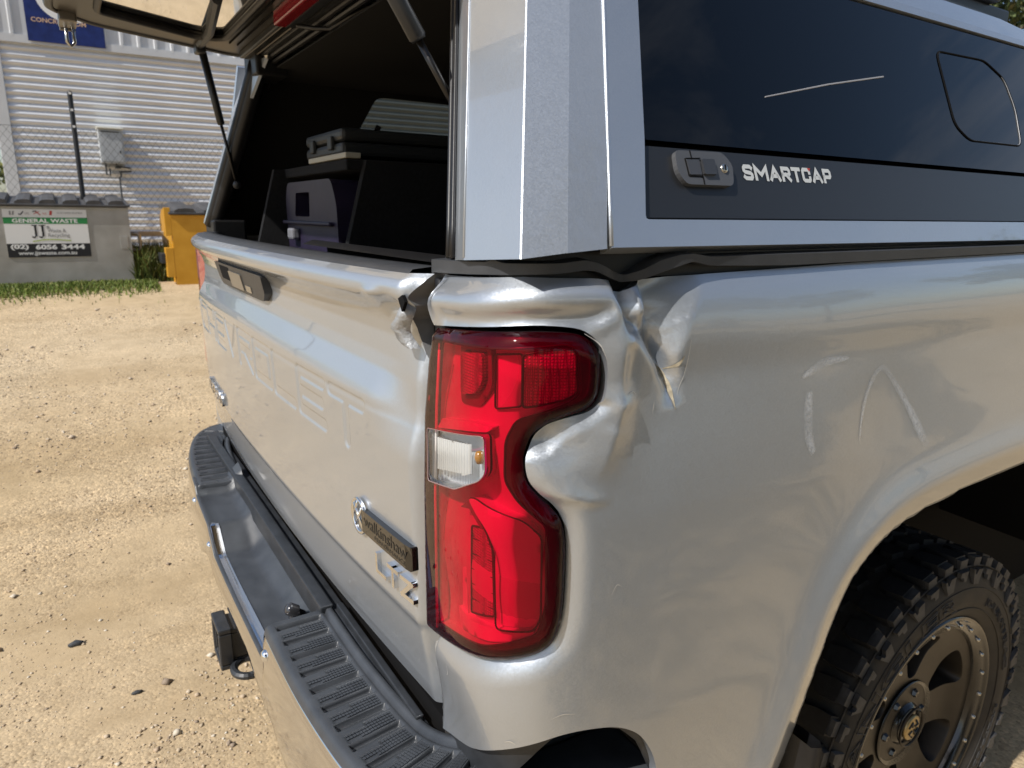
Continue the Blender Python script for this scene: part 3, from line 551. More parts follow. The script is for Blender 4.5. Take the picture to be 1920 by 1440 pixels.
# --- fuel-side clutter: feathered whitish marks on the dented bed side
def whitish_mat():
    m = mat('whitish mark', (.80, .82, .84), .9); b = m.node_tree.nodes['Principled BSDF']; L = m.node_tree.links.new
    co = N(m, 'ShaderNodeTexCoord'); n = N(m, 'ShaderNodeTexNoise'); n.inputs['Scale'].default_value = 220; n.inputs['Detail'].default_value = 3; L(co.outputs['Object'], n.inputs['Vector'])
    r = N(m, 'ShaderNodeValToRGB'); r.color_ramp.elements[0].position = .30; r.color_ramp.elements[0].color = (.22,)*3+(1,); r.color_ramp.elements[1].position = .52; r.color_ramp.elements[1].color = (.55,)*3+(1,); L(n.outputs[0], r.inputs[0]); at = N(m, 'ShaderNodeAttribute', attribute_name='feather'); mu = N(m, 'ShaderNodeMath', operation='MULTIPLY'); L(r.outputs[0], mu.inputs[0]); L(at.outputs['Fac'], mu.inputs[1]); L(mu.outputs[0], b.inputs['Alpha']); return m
M['whitish'] = whitish_mat()
def mark(path, w, name='whitish_mark', m=None):
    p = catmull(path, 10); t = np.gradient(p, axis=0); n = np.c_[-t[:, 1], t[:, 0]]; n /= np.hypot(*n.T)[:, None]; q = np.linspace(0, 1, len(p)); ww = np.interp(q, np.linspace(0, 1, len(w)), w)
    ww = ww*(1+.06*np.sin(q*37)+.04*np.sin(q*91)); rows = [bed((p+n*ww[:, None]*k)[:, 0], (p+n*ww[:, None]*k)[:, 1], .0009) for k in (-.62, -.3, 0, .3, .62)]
    ob = B().grid(np.array(rows)).build(name, m or M['whitish'], bed_side, smooth=True); at = ob.data.attributes.new('feather', 'FLOAT', 'POINT'); e_ = np.clip(np.minimum(q, 1-q)*14, 0, 1)*(.75+.25*np.sin(q*9)); at.data.foreach_set('value', np.concatenate([w_*e_ for w_ in (0, .75, 1, .75, 0)]).astype(np.float32)); return ob
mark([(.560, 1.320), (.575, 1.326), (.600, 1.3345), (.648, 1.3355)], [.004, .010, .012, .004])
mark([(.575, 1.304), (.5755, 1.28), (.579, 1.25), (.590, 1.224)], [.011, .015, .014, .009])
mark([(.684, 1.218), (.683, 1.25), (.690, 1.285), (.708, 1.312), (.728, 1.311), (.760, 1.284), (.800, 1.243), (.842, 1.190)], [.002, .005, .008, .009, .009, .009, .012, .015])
M['primer'] = mat('exposed filler', (.42, .37, .27), .8, noise=(150, .3)); M['scratch'] = mat('scratched bare metal', (.7, .7, .68), .4, .5)
mark([(.362, 1.350), (.366, 1.342), (.371, 1.326), (.374, 1.306)], [.0005, .003, .004, .0005], 'bare_patch', M['primer'])
mark([(.367, 1.346), (.376, 1.352), (.382, 1.361)], [.0005, .003, .0005], 'bare_patch', M['primer'])
for pth in ([(.388, 1.377), (.386, 1.35), (.378, 1.32)], [(.262, 1.389), (.277, 1.380), (.2845, 1.366)], [(.31, 1.33), (.318, 1.331), (.322, 1.328)], [(.30, 1.12), (.306, 1.13), (.312, 1.127)], [(.24, .985), (.252, .989), (.266, .987)], [(.075, .965), (.08, .972), (.078, .981)], [(.19, .948), (.197, .951), (.203, .949)], [(.345, 1.305), (.346, 1.312), (.347, 1.317)]):
    mark(pth, [.0002, .0009, .0002], 'scratch', M['scratch'])
# --- rear step bumper: outer plan curve; (t, w) = length along it and depth inwards
BP = catmull([(-.90, .16), (-.892, .06), (-.86, -.012), (-.77, -.064), (-.6, -.100), (-.35, -.118), (0, -.125), (.35, -.122), (.6, -.119), (.8, -.096), (.92, -.045), (.985, .035), (1.003, .15), (1.006, .21)], 16)
BS = np.r_[0, np.cumsum(np.hypot(*np.diff(BP, axis=0).T))]; BT = np.gradient(BP, BS, axis=0); BT /= np.hypot(*BT.T)[:, None]
def bt(x): return float(np.interp(x, BP[:, 0], BS))
def bpt(t, w, z):
    x = np.interp(t, BS, BP[:, 0]); y = np.interp(t, BS, BP[:, 1]); tx = np.interp(t, BS, BT[:, 0]); ty = np.interp(t, BS, BT[:, 1])
    return np.stack(np.broadcast_arrays(x-ty*w, y+tx*w, z), -1)
ZP = .815
ttop = lambda t: np.interp(t, [bt(-.36), bt(-.33), bt(-.14), bt(-.07), bt(.375), bt(.385)], [.800, .790, .788, .742, .742, .800])
tbot = lambda t: np.interp(t, [bt(-.45), bt(-.25), bt(.25), bt(.45)], [.57, .66, .66, .57])
tt = np.linspace(0, BS[-1], 260); rows = []
for u, w in ((.97, .022), (.985, .004), (.97, .0), (.9, -.004), (.6, -.008), (.3, -.006), (.05, .004), (0, .016), (.0, .05)):
    z = tbot(tt)+(ttop(tt)+.040*sm(bt(.74), bt(.95), tt)-tbot(tt))*u; rows.append(bpt(tt, np.full(len(tt), w), z))
bumper = B().grid(np.array(rows)).build('rear_bumper', M['bumper_chrome'], truck, smooth=True); fixn(bumper); bumper['label'] = 'chrome step bumper with black tread pads'
def pad(t0, t1, first, n, pitch, name, label, hatch=True):
    T = np.unique(np.r_[np.linspace(t0, t1, 760)]); W = np.r_[-.0005, .003, .008, np.linspace(.014, .098, 36), .101, .104, .112, .116, .118]
    TT, WW = np.meshgrid(T, W); Z = np.interp(WW, [-.0005, .003, .008, .014, .099, .102, .104, .113, .116, .118], [ZP-.016, ZP-.005, ZP-.001, ZP, ZP, ZP-.004, ZP+.006, ZP+.007, ZP+.002, ZP-.03])+.040*sm(bt(.74), bt(.95), TT)
    for k in range(n):
        tc_ = first+pitch*k; d = np.abs(TT-tc_); g = (1-sm(.0066, .0082, d))*sm(.016, .019, WW)*(1-sm(.090, .093, WW)); Z = Z-.0095*g
        d2 = TT-(tc_+.024); half = np.where(WW > .052, .012, .0075); Z = Z-.0022*(1-sm(half, half+.0014, np.abs(d2-np.where(WW > .052, 0, .0045))))*sm(.018, .020, WW)*(1-sm(.090, .092, WW))
    e = np.minimum(TT-t0, t1-TT); Z = Z-.02*np.clip(1-e/.010, 0, 1)**2
    P = bpt(TT, WW, Z); o = B().grid(P).build(name, M['pad'], bumper, smooth=True); fixn(o); o['label'] = label
    sk = bpt(T, np.full(len(T), .001), np.full(len(T), ZP-.03))
    if hatch:
        h = B()
        for k in range(n-1):
            tc_ = first+pitch*k+.024
            for i in range(15):
                w = .0215+.0048*i; rws = range(4) if w > .052 else range(1, 4) if w > .04 else range(1, 3)
                for r in rws:
                    t = tc_-.0100+.0058*r+ (0 if w > .052 else .0008); a = .0022; c = .0019
                    q = bpt(np.array([t-a, t+a, t+a, t-a]), np.array([w-c, w-c, w+c, w+c]), np.full(4, ZP-.0006+.040*float(sm(bt(.74), bt(.95), t)))); q2 = q.copy(); q2[:, 2] -= .0020
                    h.add(np.vstack([q, q2]), [(0, 1, 2, 3), (0, 4, 5, 1), (1, 5, 6, 2), (2, 6, 7, 3), (3, 7, 4, 0)])
        fixn(h.build('grip_studs', M['pad'], bumper, kind='stuff'))
    return o
pad(bt(.378), float(BS[-1])-.005, bt(.378)+.030, 12, .0465, 'step_pad', 'near black tread pad with ribbed grooves')
pad(.02, bt(-.335), bt(-.335)-.030-.0465*10, 11, .0465, 'step_pad', 'far black tread pad with ribbed grooves')
# dropped centre tray
T = np.linspace(bt(-.40), bt(.40), 90); W = np.array([-.003, .001, .008, .03, .05, .07, .085, .100, .112]); TT, WW = np.meshgrid(T, W)
Z = np.interp(TT, [bt(-.345), bt(-.325), bt(-.15), bt(-.07), bt(.40)], [ZP-.005, .785, .783, .736, .734])+np.interp(WW, [-.003, .001, .008, .08, .112], [.004, .009, .003, 0, .030])
B().grid(bpt(TT, WW, Z)).build('centre_tray', M['pad'], bumper, smooth=True)
# inner beam and ledge under the tailgate
be = B(); be.bbox(-.74, .40, -.028, -.004, .78, .826, .003); be.bbox(-.80, .80, -.004, .016, .79, .815, .002); be.bbox(.40, .735, .000, .012, .808, .826, .002); fixn(be.build('ledge', M['black_pl'], bumper))
B().box(-.76, .9, .024, .06, .58, .84).build('inner_beam', M['black'], bumper)
pl = B()
for k, (dx, dy, dz, r) in enumerate(((0, 0, 0, .016), (.028, -.006, -.006, .014), (.008, -.010, .022, .012))):
    pl.lathe([(0, .012), (r*.7, .011), (r, .006), (r, -.01)], Matrix.Translation((.285+dx, -.042+dy, .752+dz)) @ Matrix.Rotation(math.radians(55), 4, 'X'), 20)
fixn(pl.build('trailer_socket', mat('worn socket cover', (.05, .05, .055), .18, .3, coat=.6), bumper, smooth=True))
for x, z in ((-.36, .765), (-.12, .745), (.405, .770), (.62, .66)):
    q = bpt(np.array([bt(x)]), np.array([-.004]), np.array([z]))[0]
    fixn(B().lathe([(0, .008), (.008, .006), (.011, .001), (.011, -.004)], Matrix.Translation(q) @ Matrix.Rotation(math.radians(90), 4, 'X'), 18).build('bumper_bolt', M['chrome'], bumper, smooth=True))
B().prism(roundpoly([(.575, .60), (.61, .60), (.61, .65), (.575, .65)], .01), lambda u, v, d: tuple(bpt(np.array([bt(u)]), np.array([-.009+d]), np.array([v]))[0]), 0, .004).build('parking_sensor', M['black_pl'], bumper)
# black valance behind the bumper corner
va = []
for s in np.linspace(.0, .40, 50):
    hb_v = .075-.060*float(sm(.14, .27, s)); zt = np.interp(s, [0, .029, .118, .192, .25, .30, .336, .361, .40], [.855, .858, .897, .942, .966, .963, .947, .92, .84]); va.append([bed(s, zt, -.012, False), bed(s, zt-hb_v*.4, -.012, False), bed(s, zt-hb_v, -.016, False)])
B().grid(np.array(va)).build('valance', M['black_pl'], truck, smooth=True)
# hitch receiver
hr = B(); y0, y1 = -.150, .10
for (a, b, c, d) in ((-.036, .036, .602, .612), (-.036, .036, .530, .540), (-.036, -.026, .54, .602), (.026, .036, .54, .602)): hr.bbox(a, b, y0+.004, y1, c, d, .002)
for (a, b, c, d) in ((-.044, .044, .608, .620), (-.044, .044, .522, .534), (-.044, -.032, .534, .608), (.032, .044, .534, .608)): hr.bbox(a, b, y0, y0+.028, c, d, .003)
hitch = fixn(hr.build('hitch_receiver', M['black_pl'], truck)); hitch['label'] = 'black square tow hitch receiver below the bumper'
fixn(B().lathe([(.0, .0005), (.013, .0)], Matrix.Translation((.0365, -.085, .571)) @ Matrix.Rotation(math.radians(90), 4, 'Y'), 20).build('pin_hole', M['black'], hitch))
lo_ = B(); lo_.tube([(.066+.034*math.cos(a), -.098+.030*math.sin(a), .530) for a in np.linspace(0, 2*math.pi, 26)[:-1]], .0085, 8, closed=True); lo_.bbox(.06, .12, -.080, .0, .523, .537, .003); lo_.bbox(-.02, .12, -.03, .02, .50, .60, .004)
fixn(lo_.build('chain_loop', M['black_pl'], hitch, smooth=False))
B().bbox(-.55, .55, .02, .10, .50, .60, .01).build('cross_tube', M['black'], truck)

# --- rear wheel
WC = Vector((.90, 1.11, .418)); WM = Matrix.Translation(WC) @ Matrix.Rotation(math.radians(90), 4, 'Y') @ Matrix.Rotation(math.radians(90), 4, 'Z')
# local frame of the wheel: z = outwards (+x world), angle 0 = +y
def pol(r, a, h): return WM @ Vector((r*math.cos(a), r*math.sin(a), h))
wheel = B().lathe([(.262, -.015), (.272, -.006), (.288, .003), (.315, .009), (.345, .007), (.370, .000), (.386, -.008), (.396, -.022), (.400, -.06), (.402, -.13), (.400, -.21), (.390, -.25), (.36, -.268), (.29, -.265)], WM, 144).build('wheel', M['tyre'], truck, smooth=True)
wheel['label'] = 'chunky off-road tyre on a near-black six-spoke rim tinted with reflected tan'
def wpiece(name, m, rot=0.0, shape=None, src=None):
    """a piece of the wheel: shape in wheel coordinates at angle 0, turned by rot"""
    if src is None: o = fixn(mesh(name, shape[0], shape[1], m, wheel)); o.matrix_local = WM @ Matrix.Rotation(rot, 4, 'Z'); return o
    return same(name, src, wheel, mtx=WM @ Matrix.Rotation(rot, 4, 'Z'))
def polblock(poly, h0, h1, ch=.0):
    """block standing on the sidewall: poly in (r, dr along angle)"""
    b = B(); n = len(poly); c = np.mean(poly, 0); V = []
    for u, v in poly: V.append((u, v, h0))
    for u, v in poly: V.append((c[0]+(u-c[0])*(1-ch), c[1]+(v-c[1])*(1-ch), h1))
    b.add(V, [tuple(range(n)), tuple(range(n, 2*n))]+[(i, (i+1) % n, n+(i+1) % n, n+i) for i in range(n)]); return b.v, b.f
def treadblock(poly, ch=.12):
    """block on the tread: poly in (h, arc)"""
    n = len(poly); c = np.mean(poly, 0); V = []
    for h, a in poly: V.append((.394*math.cos(a/.4), .394*math.sin(a/.4), h))
    for h, a in poly:
        h2 = c[0]+(h-c[0])*(1-ch); a2 = c[1]+(a-c[1])*(1-ch); V.append((.412*math.cos(a2/.4), .412*math.sin(a2/.4), h2))
    return V, [tuple(range(n)), tuple(range(n, 2*n))]+[(i, (i+1) % n, n+(i+1) % n, n+i) for i in range(n)]
NT = 42; st_ = 2*math.pi/NT; pa = st_*.4
shA = treadblock([(-.006, -.40*pa), (-.006, .30*pa), (-.040, .38*pa), (-.072, .34*pa), (-.074, -.22*pa), (-.040, -.38*pa)])
shB = treadblock([(-.012, -.42*pa), (-.012, .28*pa), (-.045, .36*pa), (-.066, .26*pa), (-.066, -.30*pa), (-.03, -.42*pa)])
mdA = treadblock([(-.082, -.10*pa), (-.090, .40*pa), (-.118, .44*pa), (-.126, .0), (-.112, -.40*pa)])
mdB = treadblock([(-.134, -.36*pa), (-.128, .10*pa), (-.150, .42*pa), (-.176, .30*pa), (-.168, -.30*pa)])
shC = treadblock([(-.186, -.36*pa), (-.184, .34*pa), (-.225, .40*pa), (-.252, .30*pa), (-.252, -.36*pa)])
src = {}
for i in range(NT):
    for nm, sh_, ph in (('A' if i % 2 == 0 else 'B', shA if i % 2 == 0 else shB, 0), ('mA', mdA, .3), ('mB', mdB, .7), ('C', shC, .45)):
        o = wpiece('tread_block', M['tyre_tread'], (i+ph)*st_, sh_, src.get(nm)); src.setdefault(nm, o)
# shoulder lugs and side biters
lug = polblock([(.388, -.34*pa), (.409, -.34*pa), (.409, .22*pa), (.388, .22*pa)], -.020, .0, .12)
bitA = polblock([(.350, -.30*pa), (.386, -.36*pa), (.386, -.02*pa), (.374, .06*pa), (.374, .16*pa), (.386, .24*pa), (.386, .36*pa), (.350, .10*pa)], .0, .0085, .08)
bitB = polblock([(.362, -.24*pa), (.386, -.28*pa), (.386, .28*pa), (.374, .24*pa), (.374, .02*pa), (.362, -.04*pa)], .0, .0075, .08)
for i in range(NT):
    o = wpiece('shoulder_lug', M['tyre_edge'], (i+.02)*st_, lug, src.get('lug')); src.setdefault('lug', o)
    k = 'bA' if i % 2 else 'bB'; o = wpiece('side_biter', M['tyre_edge'], (i+.05)*st_, bitA if i % 2 else bitB, src.get(k)); src.setdefault(k, o)
for r, h, rr in ((.389, -.003, .0022), (.343, .0075, .0014), (.296, .0055, .0016)):
    B().tube([pol(r, a, h) for a in np.linspace(0, 2*math.pi, 145)[:-1]], rr, 6, closed=True).build('sidewall_ring', M['tyre'], wheel, smooth=True)
def arc_text(txt, r0, height, a0, a1, h, name, m, outline=True, flip=True):
    V, F = text_mesh(txt, 1.0, offset=.02 if outline else .0, extrude=.0, res=2)
    if not len(V): return
    V[:, 0] -= V[:, 0].min(); V[:, 1] -= V[:, 1].min(); V[:, 0] /= V[:, 0].max(); V[:, 1] *= height/V[:, 1].max()
    bm = bmesh.new(); vs = [bm.verts.new(p) for p in V]
    for f in F:
        try: bm.faces.new([vs[i] for i in f])
        except ValueError: pass
    ev = [e for e in bm.edges if e.is_boundary]; b = B()
    sc_ = abs(a1-a0)
    def mp(p, hh): return pol(r0+p[1], a0+(a1-a0)*p[0], hh)
    for e in ev: b.tube([mp(e.verts[0].co, h), mp(e.verts[1].co, h)], .0010, 5, caps=False)
    if not outline:
        b = B(); b.add([mp(v.co, h) for v in bm.verts], [[w.index for w in f.verts] for f in bm.faces] if (bm.verts.index_update() or True) else [])
    bm.free(); return b.build(name, m, wheel, smooth=True)
R_ = math.radians
arc_text('WRANGLER', .303, .034, R_(205), R_(88), .0100, 'tyre_lettering', M['tyre_edge'])
arc_text('DURATRAC', .308, .018, R_(62), R_(10), .0098, 'tyre_lettering', M['tyre_edge'])
arc_text('LT275/65R20', .305, .014, R_(-8), R_(-50), .0098, 'tyre_lettering', M['tyre_edge'])
# rim
rim = B().lathe([(.274, -.012), (.272, -.003), (.266, -.001), (.262, -.006), (.256, -.010), (.240, -.011), (.236, -.020), (.230, -.055), (.222, -.10), (.215, -.23)], WM, 120).build('rim_barrel', M['gloss_black'], wheel, smooth=True)
for k in range(26):
    a = 2*math.pi*k/26
    b = B().lathe([(0, .0065), (.0035, .006), (.0048, .003), (.0048, -.004)], Matrix.Translation((.249, 0, -.010)), 8); o = fixn(b.build('rim_bolt', M['steel'], wheel, smooth=True)) if k == 0 else same('rim_bolt', o, wheel); o.matrix_local = WM @ Matrix.Rotation(a, 4, 'Z')
def spk(u, v, d):
    r = math.hypot(u, v); return (u, v, -.040-.012*math.sin(min(1, r/.235)*math.pi)+.014*sm(.16, .235, r)-d)
out_ = np.array([(.236*math.cos(a), .236*math.sin(a)) for a in np.linspace(0, 2*math.pi, 97)[:-1]]); holes = []
for k in range(6):
    a = 2*math.pi*(k+.42)/6; ca, sa = math.cos(a), math.sin(a)
    w = roundpoly([(.108, -.014), (.108, .014), (.205, .062), (.216, .0), (.205, -.062)], [.012, .012, .03, .05, .03], 6); holes.append(np.array([(x*ca-y*sa, x*sa+y*ca) for x, y in w]))
V, F, L = patch(out_, holes, .012, .012); P = [spk(u, v, 0) for u, v in V]; FF = [tuple(f) for f in F]
for l in L:
    k0 = len(P); n = len(l); cen = V[l].mean(0)
    P += [spk(*V[i], 0) for i in l]+[spk(*(cen+(V[i]-cen)*.97), .004) for i in l]+[spk(*(cen+(V[i]-cen)*.88), .045) for i in l]
    FF += [(k0+j*n+i, k0+j*n+(i+1) % n, k0+(j+1)*n+(i+1) % n, k0+(j+1)*n+i) for j in (0, 1) for i in range(n)]
o = fixn(mesh('rim_face', P, FF, M['tan_reflect_black'], wheel, True)); o.matrix_local = WM
try: o.data.set_sharp_from_angle(angle=R_(35))
except Exception: pass
hub = B().lathe([(.100, -.048), (.098, -.044), (.088, -.056), (.052, -.058), (.048, -.042), (.042, -.038), (.040, -.036), (0, -.035)], WM, 60).build('hub_bore', M['gloss_black'], wheel, smooth=True)
B().lathe([(.045, -.034), (.0465, -.030), (.044, -.0285), (.0425, -.031)], WM, 48).build('cap_ring', M['tan_reflect_black'], wheel, smooth=True)
B().lathe([(.029, -.034), (.029, -.029), (.026, -.0275), (0, -.027)], WM, 40).build('cap_badge', mat('brass cap', (.42, .32, .16), .35, .8), wheel, smooth=True)
cl = B()
for a in (0.3, 1.9, 3.6, 5.1): cl.tube([pol(.006, a+.4, -.0265), pol(.018, a, -.0265), pol(.020, a+.9, -.0265)], .0022, 6)
cl.build('cap_mark', M['gloss_black'], wheel, smooth=True)
for k in range(6):
    a = 2*math.pi*(k+.1)/6; b = B().lathe([(0, .012), (.007, .011), (.0105, .004), (.0105, -.01)], Matrix.Translation((.070, 0, -.054)), 6); o2 = fixn(b.build('lug_nut', M['gloss_black'], wheel)) if k == 0 else same('lug_nut', o2, wheel); o2.matrix_local = WM @ Matrix.Rotation(a, 4, 'Z')
# wheel well and mud flap
ww = []
for (s, z) in ARCH: y = float(plan_at(s)[1]); ww.append([(.985, y, z-.004), (.90, y+.02*(1 if y < 1.1 else -1), z+.03), (.50, y+.03*(1 if y < 1.1 else -1), z+.05)])
B().grid(np.array(ww)).build('wheel_well', M['black'], truck)
B().box(.52, .54, .12, 3.2, .22, 1.30).build('light_block_plate', M['black'], truck)  # black plate added to block light behind the tyre
mf = [];
for z in np.linspace(.30, .80, 12): mf.append([(.93+.005*math.sin(z*5), .462+.05*(z-.6), z), (1.036, .455+.05*(z-.6), z), (1.046, .445+.05*(z-.6), z), (1.038, .433+.05*(z-.6), z), (.93, .440+.05*(z-.6), z)])
fixn(B().grid(np.array(mf)).build('mud_flap', M['rubber'], truck, smooth=True))
# rest of the truck: far wheels, chassis, cab (only the underside and roof can be glimpsed)
for wx, wy in ((-.90, 1.11), (.90, 4.85), (-.90, 4.85)):
    T = Matrix.Translation((wx, wy, .418)) @ Matrix.Rotation(R_(90 if wx > 0 else -90), 4, 'Y'); sh = B().lathe([(0, -.05), (.10, -.04), (.235, -.05), (.262, -.012), (.272, -.004), (.33, .008), (.385, -.006), (.414, -.03), (.417, -.24), (.36, -.27), (.1, -.2)], T, 48).build('wheel', M['tyre'], truck, smooth=True); sh['label'] = 'plain view of another wheel of the truck'
B().box(-.45, .45, .1, 5.4, .48, .62).build('chassis', M['black'], truck)
def loft(secs): return B().grid(np.array(secs))
cab = []
for y, hw, zb, zt in ((2.14, .985, .62, 1.90), (2.30, .99, .60, 1.93), (3.2, 1.0, .60, 1.94), (3.9, 1.0, .60, 1.90), (4.5, 1.0, .60, 1.36), (5.6, .98, .60, 1.28), (5.85, .90, .65, 1.10)):
    sec = []
    for u, v in ((0, 0), (1.0, 0), (1.03, .30), (1.03, .52), (1.0, .58), (.86, .93), (.78, .985), (0, 1.0)): sec.append((u*hw, v*(zt-zb)+zb))
    full = [(x, z) for x, z in sec]+[(-x, z) for x, z in sec[::-1]]; cab.append([(x, y, z) for x, z in full])
cb = loft(cab); k = len(cab[0]); cb.f.append(tuple(range(k))); cb.f.append(tuple(range(len(cb.v)-k, len(cb.v)))); fixn(cb.build('cab', M['paint'], truck, auto=35))
# ================================================================ canopy on the bed
canopy = thing('canopy', 'silver bed canopy with dark side window and raised rear hatch', 'canopy', (0, 0, 0))
KX, KY = -.40, .27; ZB = 1.47; SN = Vector((1, 0, .40)).normalized()
def side(y, z, off=0.0, sgn=1):
    return (sgn*(1.0+KX*(z-ZB)+.004*math.sin(min(max(y, 0), 1.9)/1.9*math.pi)+off*SN.x), y, z+off*SN.z)
# rear pillars, faceted
pil = [(.832, .020, 1.450), (.836, .012, 1.450), (.877, .000, 1.4525), (.8785, .000, 1.4526), (.9755, .0015, 1.459), (.9765, .0025, 1.459), (.9905, .040, 1.464), (.991, .0412, 1.464), (.9995, .0785, 1.4675), (.9985, .0800, 1.4675), (.985, .082, 1.4675)]
def pillar(sgn):
    rows = []
    for z in (1.47, 1.475, 1.60, 1.75, 1.80, 1.85, 1.90):
        r = []
        for i, (x, y, z0) in enumerate(pil):
            zz = z0 if z == 1.47 else z; d = zz-ZB; kx = KX-(.06 if i < 2 else .04 if i < 4 else 0); xx = x+kx*d-(.05*(z-1.80)/.1 if z > 1.80 else 0)*1.2; r.append((sgn*xx, y+KY*d+(.058 if sgn < 0 else 0), zz))
        rows.append(r)
    b = B().grid(np.array(rows)); o = fixn(b.build('rear_pillar', M['paint'], canopy, auto=8)); return o
pillar(1)['label'] = 'near faceted silver rear pillar of the canopy'; pillar(-1)['label'] = 'far rear pillar of the canopy'
for sgn in (1, -1):
    # rubber seal beside the opening and its inner lip
    b = B(); zs = np.linspace(1.452, 1.90, 14)
    for (x, y, r) in ((.828, .016, .0065), (.818, .028, .008), (.822, .012, .0035), (.834, .010, .0025)):
        b.tube([(sgn*(x+(.035 if sgn < 0 else 0)+(KX-.06)*(z-ZB)), y+KY*(z-ZB)+(.048 if sgn < 0 else 0), z) for z in zs], r*(2.8 if sgn < 0 else 1), 8)
    b.build('opening_seal', M['rubber'], canopy, smooth=True)
# bright rolled edge between the first two facets, and black corner blocks at the far side
B().tube([(.8775+(KX-.04)*(z-ZB), -.0002+KY*(z-ZB), z) for z in (1.455, 1.60, 1.75, 1.80)], .0013, 8).build('pillar_edge', M['paint'], canopy, smooth=True)
b = B(); b.bbox(-.74, -.60, .165, .25, 1.86, 1.93, .006); fixn(b.build('corner_block', M['rubber'], canopy)); b = B(); b.bbox(-.93, -.80, .055, .15, 1.40, 1.47, .006); fixn(b.build('corner_block', M['rubber'], canopy))
# side panels
WIN = [(.131, 1.4935), (.151, 1.567), (.183, 1.707), (.199, 1.776), (1.80, 1.785), (1.80, 1.496)]
def side_frame(sgn, win, ztop, name, label):
    outr = [(.0835, 1.4685), (.138, 1.70), (.162, ztop), (1.93, ztop), (1.95, 1.47)]
    hole = roundpoly(win, .004, 3); V, F, L = patch(np.array(outr), [hole], .03, .03)
    P = [side(u, v, 0, sgn) for u, v in V]; FF = [tuple(f) for f in F]
    for l in L:
        k = len(P); n = len(l); P += [side(*V[i], 0, sgn) for i in l]+[side(*V[i], -.0012, sgn) for i in l]+[side(*V[i], -.018, sgn) for i in l]
        FF += [(k+j*n+i, k+j*n+(i+1) % n, k+(j+1)*n+(i+1) % n, k+(j+1)*n+i) for j in (0, 1) for i in range(n)]
    o = fixn(mesh(name, P, FF, M['paint'], canopy)); o['label'] = label; return o
sp = side_frame(1, WIN, 1.790, 'side_panel', 'silver frame round the near side window')
side_frame(-1, [(.55, 1.772), (.605, 1.886), (1.7, 1.884), (1.7, 1.765)], 1.915, 'side_panel', 'far side panel of the canopy')
# bright rolled edge along the door gap
b = B(); b.tube([side(.0835+.236*(z-1.4685), z, -.0015) for z in np.linspace(1.470, 1.79, 10)], .0022, 8); b.build('door_edge', M['paint'], canopy, smooth=True)
# black lower rail with handle and lettering, dark glass above
def flat(poly, off, thick, name, m, parent, sgn=1, h=.05, rnd=.003):
    poly = roundpoly(poly, rnd, 4); V, F, L = patch(poly, [], h, h); P = [side(u, v, off, sgn) for u, v in V]; FF = [tuple(f) for f in F]; l = L[0]; n = len(l); k = len(P)
    cen = V[l].mean(0); P += [side(*V[i], off, sgn) for i in l]+[side(*V[i], off-thick, sgn) for i in l]; FF += [(k+i, k+(i+1) % n, k+n+(i+1) % n, k+n+i) for i in range(n)]
    return fixn(mesh(name, P, FF, m, parent))
rail = flat([(.1345, 1.4965), (.1535, 1.564), (1.795, 1.566), (1.795, 1.499)], -.004, .014, 'window_rail', M['satin_black'], canopy); rail['label'] = 'satin black rail below the side window'
glass = flat([(.1545, 1.5695), (.186, 1.707), (.2015, 1.7725), (1.795, 1.7815), (1.795, 1.5715)], -.003, .004, 'side_window', M['tint_glass'], canopy); glass['label'] = 'dark tinted side window reflecting the sky'
flat([(.125, 1.488), (.19, 1.785), (1.81, 1.79), (1.81, 1.49)], -.030, .004, 'window_backing', M['black'], canopy)
def loop(poly, off, r, name, m, parent): return B().tube([side(u, v, off) for u, v in roundpoly(poly, .014, 6)], r, 6, closed=True).build(name, m, parent, smooth=True)
VENT = [(.766, 1.735), (.910, 1.739), (.963, 1.716), (.975, 1.670), (.962, 1.612), (.798, 1.610), (.766, 1.630)]
loop(VENT, -.0026, .0014, 'vent_seal', M['black'], glass); loop([(u*.992+.007, v*.992+.0135) for u, v in VENT], -.0024, .0007, 'vent_edge', mat('glass edge', (.35, .36, .38), .3), glass)
B().tube([side(.352, 1.629, -.0026), side(.48, 1.6565, -.0026), side(.607, 1.680, -.0026)], [.0008, .0011, .0012], 5).build('painted_reflection', mat('painted reflection streak', (.42, .42, .44), .5), glass)  # thin pale line painting a reflection onto the glass
hb = flat([(.187, 1.5595), (.255, 1.561), (.267, 1.549), (.262, 1.5275), (.194, 1.527), (.185, 1.539)], .0015, .010, 'door_handle', mat('grey black handle', (.085, .088, .095), .4), rail, h=.02, rnd=.006)
flat([(.199, 1.5505), (.217, 1.551), (.2165, 1.5365), (.200, 1.536)], .003, .003, 'handle_paddle', mat('handle paddle', (.06, .062, .068), .3), rail, h=.02, rnd=.001)
flat([(.2195, 1.5515), (.2375, 1.552), (.2375, 1.537), (.2195, 1.5365)], .0045, .005, 'handle_paddle', mat('handle paddle2', (.045, .047, .052), .25), rail, h=.02, rnd=.0015)
b = B()
for p, q in (((.2075, 1.560), (.2078, 1.5515)), ((.2165, 1.551), (.2195, 1.551)), ((.2185, 1.537), (.2185, 1.5275)), ((.200, 1.552), (.2195, 1.553)), ((.199, 1.535), (.2185, 1.535)), ((.1985, 1.552), (.1990, 1.535))): b.tube([side(*p, .0017), side(*q, .0017)], .0007, 5)
b.build('handle_gap', M['black'], rail)
lk = B(); T = Matrix.Translation(side(.2525, 1.5445, .0016)) @ SN.to_track_quat('Z', 'Y').to_matrix().to_4x4(); lk.lathe([(0, .0016), (.0042, .0015), (.0050, .0), (.0050, -.003)], T, 20); lk.build('lock', M['steel'], rail, smooth=True)
B().tube([side(.2525, 1.542, .0034), side(.2530, 1.5475, .0034)], .0008, 5).build('keyhole', M['black'], rail)
